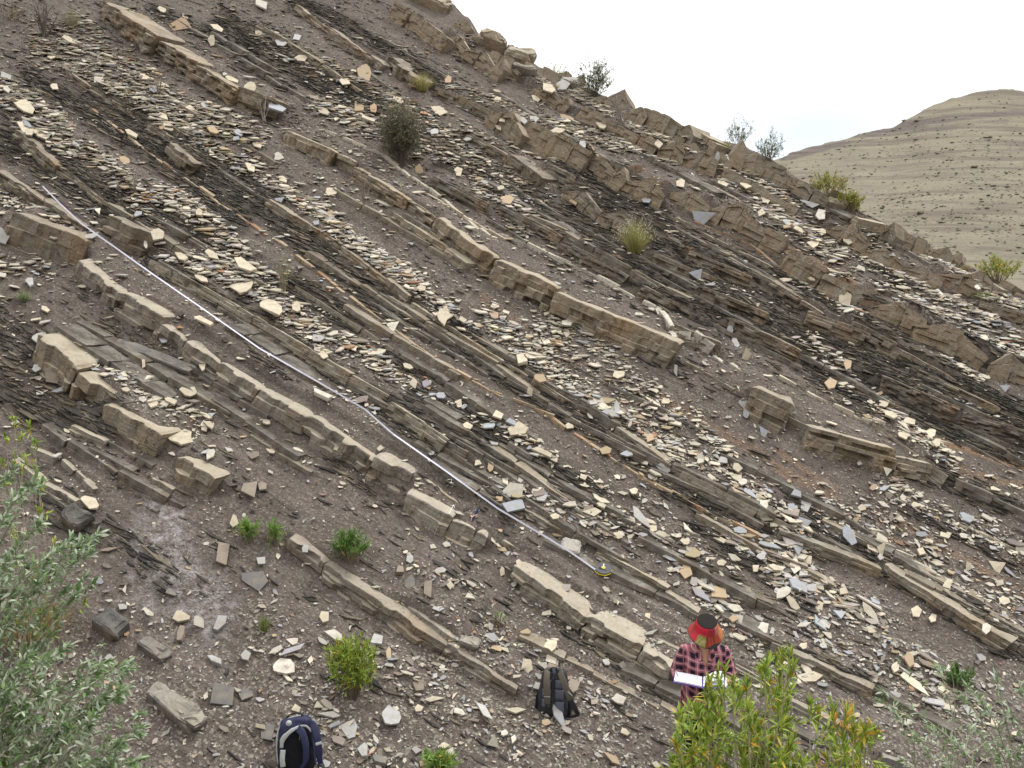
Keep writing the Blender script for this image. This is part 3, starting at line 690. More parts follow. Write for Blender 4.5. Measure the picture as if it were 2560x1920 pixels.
# ------------------------------------------------------------------ bedded rock: blocks of outcropping beds
UPV = Vector((0, 0, 1))
def block_mesh(L_, T, prot, lam, colour, rnd_, tent, seed, chunk=.18, back=None, calm=1.0):
    rs = RS(seed)
    ds = .045
    na = max(4, int(L_ / ds) + 1)
    a = np.linspace(0, L_, na)
    back = back or (T / .6 + .22); deep = prot * .62 + .10 + T * .15
    # lamina boundaries
    w = rs.uniform(.5, 1.5, lam); tb = np.concatenate([[0], np.cumsum(w) / w.sum()]) * (T + deep) - deep
    off = np.zeros((lam, na))
    for j in range(lam):
        cells = np.floor(a / chunk + rs.rand() * 3 + .6 * vn(a * 5, j, seed)).astype(int)
        off[j] = (hsh(cells, j, seed) - .45) * (.105 if lam > 2 else .045) * min(1.4, T / .15) * calm + .03 * calm * (fbm(a * 4, j * 7.3, seed) - .5)
    jc = np.floor(a / (chunk * 1.9) + rs.rand()).astype(int)
    off = off + ((hsh(jc, 77, seed) - .5) * .07 * min(1.3, T / .3) * (1 - rnd_) * calm)[None]
    Tp = np.ones(na)
    if tent:
        g_ = tent[0] + (tent[1] - tent[0]) * a / L_; pk = tent[2]
        Tp = np.where(g_ < pk, .12 + 1.28 * g_ / pk, 1.4 - .75 * (g_ - pk) / (1 - pk))
    Tp = Tp * (1 + .16 * calm * (fbm(a * 2.2, 3.3, seed + 5) - .5)) + (hsh(np.floor(a / .22), 5, seed) - .5) * .05 * calm
    ring = []
    r = rnd_ * min(T * .5, .09)
    for j in range(lam):
        for tt in (tb[j] + .004, tb[j + 1] - .004):
            o_ = off[j]
            ring.append((-prot + o_, np.full(na, tt)))
    # top: corner rounding then tread
    ring = [(w_.copy(), t_.copy()) for w_, t_ in ring]
    ring[-1] = (ring[-1][0] + r * .1, ring[-1][1] - r * .9)
    fw, ft = ring[-1][0], ring[-1][1]
    ring.append((fw + r * .35, np.full(na, tb[-1]) - r * .25))
    ring.append((fw + r * 1.1 + .006, np.full(na, tb[-1]) + 0 * a))
    for k in (.25, .55, 1.0):
        ring.append((-prot + (back + prot) * k + .02 * (vn(a * 3, k * 9, seed) - .5), np.full(na, tb[-1]) + .025 * (vn(a * 3, k * 5, seed + 9) - .5)))
    ring.append((np.full(na, back), np.full(na, -deep)))
    W = np.stack([x for x, _ in ring], 1); Tt = np.stack([x for _, x in ring], 1)
    Tt = np.where(Tt > 0, Tt * Tp[:, None], Tt)
    Aa = np.repeat(a[:, None], W.shape[1], 1)
    # rough noise
    nz = fbm(Aa * 7 + 3, Tt * 9 + W * 6, seed + 2, 3) - .5
    W = W + nz * (.028 * (.4 + .6 * calm) + .10 * rnd_) * min(1.2, T / .14)
    Aa = Aa + (vn(Tt * 11 + W * 4, Aa * 2, seed + 8) - .5) * .03
    # ends: broken, slightly slanting, rounded
    sl0, sl1 = rs.uniform(-.35, .35) * calm, rs.uniform(-.35, .35) * calm
    f = Aa / L_
    Aa = Aa + (1 - f) * sl0 * (W + prot) * .5 + f * sl1 * (W + prot) * .5 + (f - .5) * (Tt - T / 2) * rs.uniform(-.4, .4) * calm
    en = np.minimum(np.arange(na), np.arange(na)[::-1])
    sh = np.where(en == 0, 1 - .10 * calm - .25 * rnd_, np.where(en == 1, 1 - .02 * calm - .08 * rnd_, 1.0))[:, None]
    Wc, Tc = (back - prot) / 2, T * .4
    W = np.where(W < 0.0, W * sh + (1 - sh) * 0, W); Tt = np.where(Tt > 0, Tt * (.25 + .75 * sh), Tt)
    nr = W.shape[1]
    co = np.stack([Aa, W, Tt], -1).reshape(-1, 3)
    ix = np.arange(na * nr).reshape(na, nr)
    nx = np.roll(ix, -1, axis=1)
    q = np.stack([ix[:-1], ix[1:], nx[1:], nx[:-1]], -1).reshape(-1, 4)
    col = np.array(colour)[None] * (1 + .22 * (rs.rand() - .5)) * (1 + .25 * (fbm(co[:, 0] * 2, co[:, 2] * 20, seed)[:, None] - .5))
    caps = [ix[0][None, :], ix[-1][None, ::-1]]
    me = np_mesh('rock_block', co, [q] + caps, col=np.clip(col, 0.01, 1))
    return me

def frame_at(p0, p1):
    a = (p1 - p0).normalized()
    w = Vector((-a.y, a.x, 0)).normalized()
    w = (w - a * w.dot(a)).normalized()
    t = a.cross(w).normalized()
    return a, w, t
def basis(a, w, t, loc):
    m = Matrix((a, w, t)).transposed().to_4x4(); m.translation = loc
    return m

bed_objs = []
def make_ledge(k, bed, name='rock_ledge', cat='rock ledge', grp='beds of rock cropping out of the slope'):
    label, pts, T, prot, lam, (l0, l1), colour, rd, tent = bed
    rs = random.Random(1000 + k)
    P = raycast([p[0] for p in pts], [p[1] for p in pts], base_z if k < 500 else ground_z)
    P = [Vector(p) for p in P]
    # smooth ground height along the bed: use the base surface
    root = thing(name, label, cat, P[0], grp)
    seg = []; tot = 0
    for p, q in zip(P[:-1], P[1:]):
        d = (q - p).length; seg.append((tot, tot + d, p, q)); tot += d
    def pos(s):
        for s0, s1, p, q in seg:
            if s <= s1 or s1 == tot: return p.lerp(q, min(1.05, (s - s0) / (s1 - s0)))
    ridge = rd == .05
    jobs = []; s = 0
    while s < tot - .08:
        l = rs.uniform(l0, l1)
        if tot - s - l < l0 * .55: l = tot - s
        if ridge:
            m = 1 if l < .5 else rs.choice([1, 2]) if l < .8 else rs.choice([2, 3]); pk = rs.uniform(.38, .62)
            cuts = [0] + sorted((i + rs.uniform(-.25, .25)) / m for i in range(1, m)) + [1]
            gT = rs.uniform(.65, 1.3)
            if rs.random() < .16 and s > 0: s += l; continue
            for c0, c1 in zip(cuts[:-1], cuts[1:]): jobs.append((s + l * c0, l * (c1 - c0), (c0, c1, pk) if tent else 0, gT))
        else: jobs.append((s, l, 0, 1))
        s += l
    for n, (s, l, tn, gT) in enumerate(jobs):
        p, q = pos(s), pos(min(s + l, tot))
        a, w, t = frame_at(p, q)
        ll = (q - p).length
        rj = .025 if ridge else 1
        rot = Matrix.Rotation(rs.uniform(-.06, .06) * (1 if not ridge else .7), 3, t) @ Matrix.Rotation(rs.uniform(-.05, .05) * rj, 3, w)
        if ridge: rot = Matrix.Rotation(-.22, 3, a) @ rot
        a, w = rot @ a, rot @ w; t = a.cross(w)
        dT = rs.uniform(.82, 1.15) if not ridge else gT * rs.uniform(.97, 1.03)
        me = block_mesh(max(.1, ll - rs.uniform(-.01, .018) * (.4 if ridge else 1)), T * dT, prot * (rs.uniform(.75, 1.15) if not ridge else rs.choice([.85, 1, 1, 1.05, 1.3])), lam, colour, rd, tn, 100 * k + n + 7, calm=.5 if ridge else 1.0)
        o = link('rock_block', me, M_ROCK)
        loc = p + w * rs.uniform(-.03, .03) - root.location
        o.matrix_world = basis(a, w, t, Vector((0, 0, 0)))
        o.parent = root; o.location = loc
    bed_objs.append(root)
    return root
for k, b in enumerate(BEDS): make_ledge(k, b)
# thin low ribs between the main beds
rs = RS(404); cand = 0
while cand < 120:
    x_, y_ = rs.uniform(20, 2190), rs.uniform(20, 1500)
    m_ = float(mask_of(np.array([x_]), np.array([y_]), SHALE)[0])
    P_ = raycast([x_], [y_], base_z)[0]; U_, V_ = toUV(P_[0], P_[1])
    if rs.rand() > m_ * .9 + .06 or V_ > crestV(U_) - .3 or (y_ > 1100 and x_ < 1100): continue
    ln_ = rs.uniform(110, 400); sl = (.62 if x_ < 1100 else .52) + rs.uniform(-.03, .03)
    pts_ = [(x_ + ln_ * f_, y_ + ln_ * f_ * sl + rs.uniform(-3, 3)) for f_ in np.linspace(0, 1, 2 + int(ln_ / 90))]
    if max(abs(float(toUV(*raycast([p_[0]], [p_[1]], base_z)[0][:2])[1]) - V_) for p_ in pts_) > 1.2: continue
    dk_ = rs.rand(); T_ = rs.uniform(.02, .065)
    xm, ym = pts_[len(pts_) // 2]
    make_ledge(500 + cand, (rib_label(xm, ym, "dark shale" if dk_ < .75 else "brown laminated"), pts_, T_, T_ * .8 + .015, int(rs.randint(2, 4)),
        (.3, 1.0), tuple(np.array((.095, .083, .068) if dk_ < .75 else (.21, .17, .12)) * rs.uniform(.8, 1.2)), .1, 0), 'rock_rib', 'rock rib', 'thin shale ribs' if dk_ < .75 else 'thin brown rock ribs')
    cand += 1

for k, (x_, y_) in enumerate(zip(np.linspace(985, 2190, 34), np.interp(np.linspace(985, 2190, 34), [p[0] for p in CREST_D], [p[1] for p in CREST_D]))):
    r_ = random.Random(900 + k); y_ += r_.uniform(8, 34); ln_ = r_.uniform(26, 60); T_ = r_.uniform(.10, .26)
    make_ledge(700 + k, (rib_label(x_, y_, "tilted slab on the skyline or").replace(' or rib', ''), [(x_, y_), (x_ + ln_, y_ + ln_ * r_.uniform(.35, .62))], T_, T_ * .6, r_.choice([2, 3, 4]), (.35, .7),
        tuple(np.array((.33, .27, .185)) * r_.uniform(.75, 1.1)), .05, r_.choice([0, 1])), 'skyline_rock', 'rock', 'slabs along the skyline')
# thin bright or rusty seams: rows of thin tiles
for k, (_, label, pts, T, colour) in enumerate(SEAMS):
    rs = random.Random(50 + k)
    P = [Vector(p) for p in at([p[0] for p in pts], [p[1] for p in pts])]
    root = thing('rock_seam', label, 'rock seam', P[0], 'thin seams of pale and rusty rock')
    for p, q in zip(P[:-1], P[1:]):
        a, w, t = frame_at(p, q); D = (q - p).length; s = 0
        while s < D:
            l = rs.uniform(.14, .42)
            if rs.random() < .12: s += l * .5; continue
            f_ = rs.uniform(.8, 1.1); c = tuple(v * f_ for v in (colour if rs.random() < .7 or colour[2] > .3 else (.42, .20, .08)))
            me = block_mesh(l, T * rs.uniform(.7, 1.2), T * .6 + .015, 1, c, .1, 0, 9000 + 100 * k + len(root.children), .1, .05, .5)
            me.name = 'seam_tile'
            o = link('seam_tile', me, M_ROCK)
            mp_ = p + a * s
            zz = float(ground_z(mp_.x, mp_.y))
            mp_.z = zz + rs.uniform(-.01, .02)
            rot = Matrix.Rotation(rs.uniform(-.15, .15), 3, t)
            o.matrix_world = basis(rot @ a, rot @ w, t, Vector((0, 0, 0)))
            o.parent = root; o.location = mp_ - root.location
            s += l * rs.uniform(.9, 1.02)

# ------------------------------------------------------------------ scattered plates: shale laths, scree, grit
def basis_np(nrm, ang, along):
    """frames whose z is nrm and whose x leans towards `along`, turned by ang"""
    nrm = nrm / np.linalg.norm(nrm, axis=1, keepdims=True)
    ax = along - nrm * (along * nrm).sum(1, keepdims=True)
    ax = ax / np.linalg.norm(ax, axis=1, keepdims=True)
    ay = np.cross(nrm, ax)
    c, s = np.cos(ang)[:, None], np.sin(ang)[:, None]
    return ax * c + ay * s, ay * c - ax * s, nrm

def plates(name, P, nrm, size, aspect, ang, thick, col, along, seed, bottom=False):
    rs = RS(seed); n = len(P)
    K = rs.choice([3, 4, 5, 6, 7], n, p=[.14, .38, .3, .13, .05])
    X, Y, Z = basis_np(nrm, ang, along)
    cos_, faces, cols = [], [], []
    base = 0
    for k in (3, 4, 5, 6, 7):
        s = np.where(K == k)[0]
        if not len(s): continue
        m = len(s)
        th = (np.arange(k)[None] + rs.uniform(-.32, .32, (m, k))) * 2 * np.pi / k
        r = rs.uniform(.62, 1.1, (m, k))
        px = np.cos(th) * r * (size[s] * aspect[s])[:, None]; py = np.sin(th) * r * (size[s] / aspect[s])[:, None]
        top = P[s][:, None] + X[s][:, None] * px[..., None] + Y[s][:, None] * py[..., None] + Z[s][:, None] * (thick[s] / 2)[:, None, None]
        bot = top - Z[s][:, None] * thick[s][:, None, None] + (X[s][:, None] * px[..., None] + Y[s][:, None] * py[..., None]) * rs.uniform(-.08, .05, (m, 1, 1))
        co = np.concatenate([top, bot], 1).reshape(-1, 3)
        ix = base + np.arange(m * 2 * k).reshape(m, 2 * k)
        faces.append(ix[:, :k])
        for j in range(k):
            jj = (j + 1) % k
            faces.append(np.stack([ix[:, j], ix[:, k + j], ix[:, k + jj], ix[:, jj]], 1))
        if bottom: faces.append(ix[:, k:][:, ::-1])
        cos_.append(co); cols.append(np.repeat(col[s], 2 * k, 0)); base += m * 2 * k
    return np_mesh(name, np.concatenate(cos_), faces, col=np.concatenate(cols))

E1 = np.array([CT, -ST, -.486]); E1 /= np.linalg.norm(E1)
def sample_slope(n, seed, dens):
    rs = RS(seed)
    U = rs.uniform(-18, 11.5, n); V = rs.uniform(5.2, 20.3, n)
    x, y = toXY(U, V); zb = base_z(x, y)
    dx, dy, dep = project(x, y, zb)
    ok = (dx > -90) & (dx < 2300) & (dy > -110) & (dy < 1760) & (V < crestV(U) + 1.3)
    U, V, x, y, dx, dy = [q[ok] for q in (U, V, x, y, dx, dy)]
    p = dens(dx, dy, U, V)
    k = rs.rand(len(p)) < p
    return [q[k] for q in (U, V, x, y, dx, dy)]

PAL = np.array([(.62, .56, .44), (.54, .50, .42), (.46, .45, .42), (.37, .385, .41), (.42, .32, .2), (.24, .20, .165), (.38, .2, .1), (.15, .14, .135)])
def colours(n, rs, dy, prob_up, prob_dn):
    f = sstep(950, 1350, dy)
    pu = np.array(prob_up) / sum(prob_up); pd = np.array(prob_dn) / sum(prob_dn)
    r = rs.rand(n); useup = rs.rand(n) > f
    cu = np.searchsorted(np.cumsum(pu), r); cd = np.searchsorted(np.cumsum(pd), r)
    c = PAL[np.clip(np.where(useup, cu, cd), 0, 7)] * rs.uniform(.62, 1.1, (n, 1))
    return np.clip(c + rs.uniform(-.015, .015, (n, 3)), .02, 1)

# shale laths along the dark bands
def d_sh(dx, dy, U, V):
    return np.clip(mask_of(dx, dy, SHALE) * 1.0 + .10 * sstep(.45, .7, fbm(U * .5, V * 3.5, 77)), 0, 1) * .9
U, V, x, y, dx, dy = sample_slope(230000, 21, d_sh)
n = len(x); rs = RS(5)
z = ground_z(x, y)
Pn = np.stack([x, y, z], -1); gn = bnormal(x, y)
nrm = np.array([.33, -.12, .93])[None] * .75 + gn * .35 + rs.normal(0, .10, (n, 3))
sz = np.exp(rs.normal(math.log(.036), .45, n)); asp = rs.uniform(1.6, 3.4, n)
dark = np.array([(.085, .075, .063), (.135, .115, .088), (.19, .158, .112), (.27, .225, .155), (.058, .053, .047)])
ci = rs.choice(5, n, p=[.33, .25, .12, .04, .26])
# laths of one level share their colour
lev = (hsh(np.floor((V + .1 * vn(U * .7, V, 3)) * 16), np.floor(U * .6), 3) * 5).astype(int)
ci = np.where(rs.rand(n) < .55, np.clip(lev, 0, 4), ci)
col = dark[ci] * rs.uniform(.75, 1.15, (n, 1)) * .72
me = plates('shale_laths', Pn + gn * .008, nrm, sz, asp, rs.normal(0, .13, n), rs.uniform(.005, .018, n), col, np.repeat(E1[None], n, 0), 6)
link('shale_laths', me, M_SHALE, kind='stuff')
print('laths', n)

# grit: the smallest chips everywhere
def d_gr(dx, dy, U, V):
    return np.clip(.16 + .55 * mask_of(dx, dy, SCREE) + .4 * sstep(1200, 1500, dy) + .25 * sstep(.5, .75, fbm(U * 1.4, V * 1.4, 78)) - .2 * mask_of(dx, dy, SHALE), 0, 1)
U, V, x, y, dx, dy = sample_slope(210000, 22, d_gr)
n = len(x); rs = RS(8); z = ground_z(x, y); gn = bnormal(x, y)
nrm = gn * .6 + np.array([0, 0, .5]) + rs.normal(0, .28, (n, 3))
sz = np.exp(rs.normal(math.log(.0115), .4, n))
col = colours(n, rs, dy, [.22, .16, .12, .06, .06, .26, .02, .1], [.12, .14, .16, .1, .03, .33, .01, .11])
me = plates('grit', np.stack([x, y, z], -1) + gn * .004, nrm, sz, rs.uniform(1, 1.7, n), rs.uniform(0, 6.28, n), sz * rs.uniform(.15, .5, n), col, np.repeat(E1[None], n, 0), 9)
link('grit', me, M_FLAKE, kind='stuff')
print('grit', n)

# crumbs and clods of weathered shale on the bare soil
U, V, x, y, dx, dy = sample_slope(46000, 61, lambda dx, dy, U, V: np.clip(.10 + .55 * sstep(.45, .7, fbm(U * 1.2, V * 2.4, 91)), 0, 1))
n = len(x); rs = RS(62); z = ground_z(x, y); gn = bnormal(x, y)
sz = np.exp(rs.normal(math.log(.017), .4, n))
col = np.array([(.13, .11, .092), (.17, .148, .125), (.10, .088, .076), (.2, .175, .15)])[rs.randint(0, 4, n)] * rs.uniform(.8, 1.15, (n, 1))
me = plates('soil_clods', np.stack([x, y, z], -1), gn + rs.normal(0, .4, (n, 3)), sz, rs.uniform(1, 1.5, n), rs.uniform(0, 6.28, n), sz * rs.uniform(.6, 1.3, n), col, np.repeat(E1[None], n, 0), 63)
link('soil_clods', me, M_SHALE, kind='stuff')
print('clods', n)

# scree flakes
def d_sc(dx, dy, U, V):
    m = mask_of(dx, dy, SCREE, 20)
    clump = sstep(.34, .60, .5 * fbm(U * .8, V * 6, 79) + .5 * fbm(U * 2.2, V * 3, 83))
    return np.clip(m * (.2 + .8 * clump) + .03 + .10 * sstep(.52, .72, fbm(U * .9, V * 3.3, 80)) + .035 * sstep(1250, 1500, dy), 0, 1) * (1 - .55 * np.exp(-((dx - 560) / 380) ** 2 - ((dy - 1130) / 260) ** 2)) * (1 - .72 * mask_of(dx, dy, SHALE))
U, V, x, y, dx, dy = sample_slope(300000, 23, d_sc)
n = len(x); rs = RS(12); z = ground_z(x, y); gn = bnormal(x, y)
flat = (1 - sstep(700, 1250, dy))[:, None]
nrm = gn * .55 + np.array([0, 0, 1]) * (.25 + .55 * flat) + rs.normal(0, .13, (n, 3))
sz = np.exp(rs.normal(math.log(.024), .55, n)) * (1 + .45 * mask_of(dx, dy, SCREE)) * (1 - .2 * sstep(1150, 1400, dy)); sz = np.minimum(sz * (1.25 - .25 * sstep(600, 900, dy)), .125)
col = colours(n, rs, dy, [.42, .22, .12, .07, .08, .07, .015, .005], [.15, .19, .16, .11, .07, .27, .01, .04])
ang = np.where(rs.rand(n) < .5, rs.normal(0, .5, n), rs.uniform(0, 6.28, n))
me = plates('scree_flakes', np.stack([x, y, z], -1) + gn * (.010 + .25 * sz[:, None]), nrm, sz, rs.uniform(1, 1.75, n), ang, np.clip(sz * rs.uniform(.1, .3, n), .004, .02), col, np.repeat(E1[None], n, 0), 13)
link('scree_flakes', me, M_FLAKE, kind='stuff')
print('scree', n)

# ------------------------------------------------------------------ single stones lying on the slope
CN = {'w': ((.70, .66, .56), "white"), 'c': ((.66, .58, .43), "cream"), 't': ((.50, .37, .23), "tan"), 'o': ((.42, .27, .16), "orange"), 'g': ((.47, .47, .46), "pale grey"),
      'b': ((.40, .43, .47), "blue grey"), 'd': ((.17, .165, .16), "dark grey"), 'r': ((.28, .23, .18), "brown")}
def stone_label(x, y, w, h, ck, shape, thick):
    big = "large" if w * h > 1300 else "small" if w * h < 300 else "medium sized"
    if shape == 'tri': s = "three cornered"
    elif max(w, h) / min(w, h) > 2: s = "long narrow"
    elif shape == 'jag': s = "ragged"
    elif thick > .05: s = "chunky"
    else: s = ["angular", "broad", "chipped", "thin"][int(x * 7 + y * 3) % 4]
    ls = sorted(LAND, key=lambda q: math.hypot(x - q[0], y - q[1]))
    for extra in ("", "bleached ", "dusty ", "pale edged ", "flat lying "):
        for q in ls[:3]:
            d = math.hypot(x - q[0], y - q[1])
            rel = ("just " if d < 60 else "a little way " if d < 150 else "some way ") + dirword(x - q[0], y - q[1])
            lab = f"{extra}{big} {CN[ck][1]} {s} flake {rel} {q[2]}"
            if lab not in used_labels and len(lab.split()) <= 16:
                used_labels.add(lab); return lab
    return lab
DG = bpy.context.evaluated_depsgraph_get(); DG.update()
def seen(x, y):
    a, b_, c_ = ray(x, y); d = Vector((float(a), float(b_), float(c_))).normalized(); o_ = Vector((0, 0, CAMZ))
    hit, loc, *_r = SC.ray_cast(DG, o_ + d * 3, d)
    return loc.copy() if hit else at1(x, y)
def stone(x, y, w, h, ck, shape='', tilt=None, thick=None, rot=None, seed=0, label=None):
    rs = random.Random(int(x * 31 + y * 17) + seed)
    P = seen(x, y)
    dist = (P - Vector((0, 0, CAMZ))).length
    size = max(w, h) / F * dist
    thick = thick if thick is not None else min(.035, .012 + size * .06)
    up = 1 - float(sstep(700, 1250, y))
    bn = Vector(bnormal(np.array([P.x]), np.array([P.y]))[0])
    n = bn * .6 + Vector((0, 0, .25 + .45 * up)) + Vector([rs.gauss(0, .08) for _ in range(3)])
    toC = (Vector((0, 0, CAMZ)) - P).normalized()
    if tilt: n = n * (1 - tilt) + toC * tilt * 1.3
    n.normalize()
    if n.dot(toC) < .30: n = (n + toC * .35).normalized()
    k = 3 if shape == 'tri' else rs.choice([4, 5, 5, 6]) if shape != 'jag' else 9
    if rot is None: rot = .42 if w > 1.6 * h else 0
    th0 = rs.uniform(-.3, .3) + (math.pi / 2 if shape == 'tri' else math.pi / 4)
    pts = []
    for j in range(k):
        th = th0 + (j + rs.uniform(-.28, .28) * (0.5 if shape == 'tri' else 1)) * 2 * math.pi / k
        r = (rs.uniform(.8, 1.12) if shape != 'jag' else (rs.uniform(.62, 1.2)))
        kk = 1.4 if shape == 'tri' else 1.08; px, py = math.cos(th) * r * w / 2 * kk, math.sin(th) * r * h / 2 * kk
        qx, qy = px * math.cos(rot) - py * math.sin(rot), px * math.sin(rot) + py * math.cos(rot)
        a, b, c = ray(x + qx, y + qy); d = Vector((float(a), float(b), float(c)))
        o = Vector((0, 0, CAMZ)); C0 = P + n * (thick * .5 + .015)
        t = (C0 - o).dot(n) / d.dot(n)
        pts.append(o + d * t - P)
    ctr = sum(pts, Vector()) / k
    top = [p for p in pts]; bev = [ctr + (p - ctr) * .965 + n * thick * .12 for p in pts]
    bot = [ctr + (p - ctr) * rs.uniform(.9, 1.03) - n * thick for p in pts]
    # small chips and swell on the top
    cx = ctr + n * thick * rs.uniform(.1, .22) + Vector([rs.uniform(-.1, .1) * size for _ in range(2)] + [0])
    cx = cx - n * (cx - ctr).dot(n) + n * thick * .18
    co = bev + top + bot + [cx]
    f3 = [(j, (j + 1) % k, 3 * k) if False else ((j + 1) % k, j, 3 * k) for j in range(k)]
    f4 = [((j + 1) % k, k + (j + 1) % k, k + j, j) for j in range(k)] + [(k + (j + 1) % k, 2 * k + (j + 1) % k, 2 * k + j, k + j) for j in range(k)]
    ek = tuple(reversed(range(2 * k, 3 * k)))
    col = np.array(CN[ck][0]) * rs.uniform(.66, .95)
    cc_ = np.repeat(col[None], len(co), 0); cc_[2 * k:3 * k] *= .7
    co = np.array([tuple(v) for v in co])
    # make sure that faces look outwards
    a_, b_, c_ = [co[i] for i in f3[0]]
    if np.dot(np.cross(b_ - a_, c_ - a_), np.array(n)) < 0:
        f3 = [f[::-1] for f in f3]; f4 = [f[::-1] for f in f4]; ek = ek[::-1]
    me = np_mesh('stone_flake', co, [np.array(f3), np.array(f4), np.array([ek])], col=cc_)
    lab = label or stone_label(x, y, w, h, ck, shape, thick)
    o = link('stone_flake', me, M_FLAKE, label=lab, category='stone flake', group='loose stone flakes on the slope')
    o.location = P
    return o

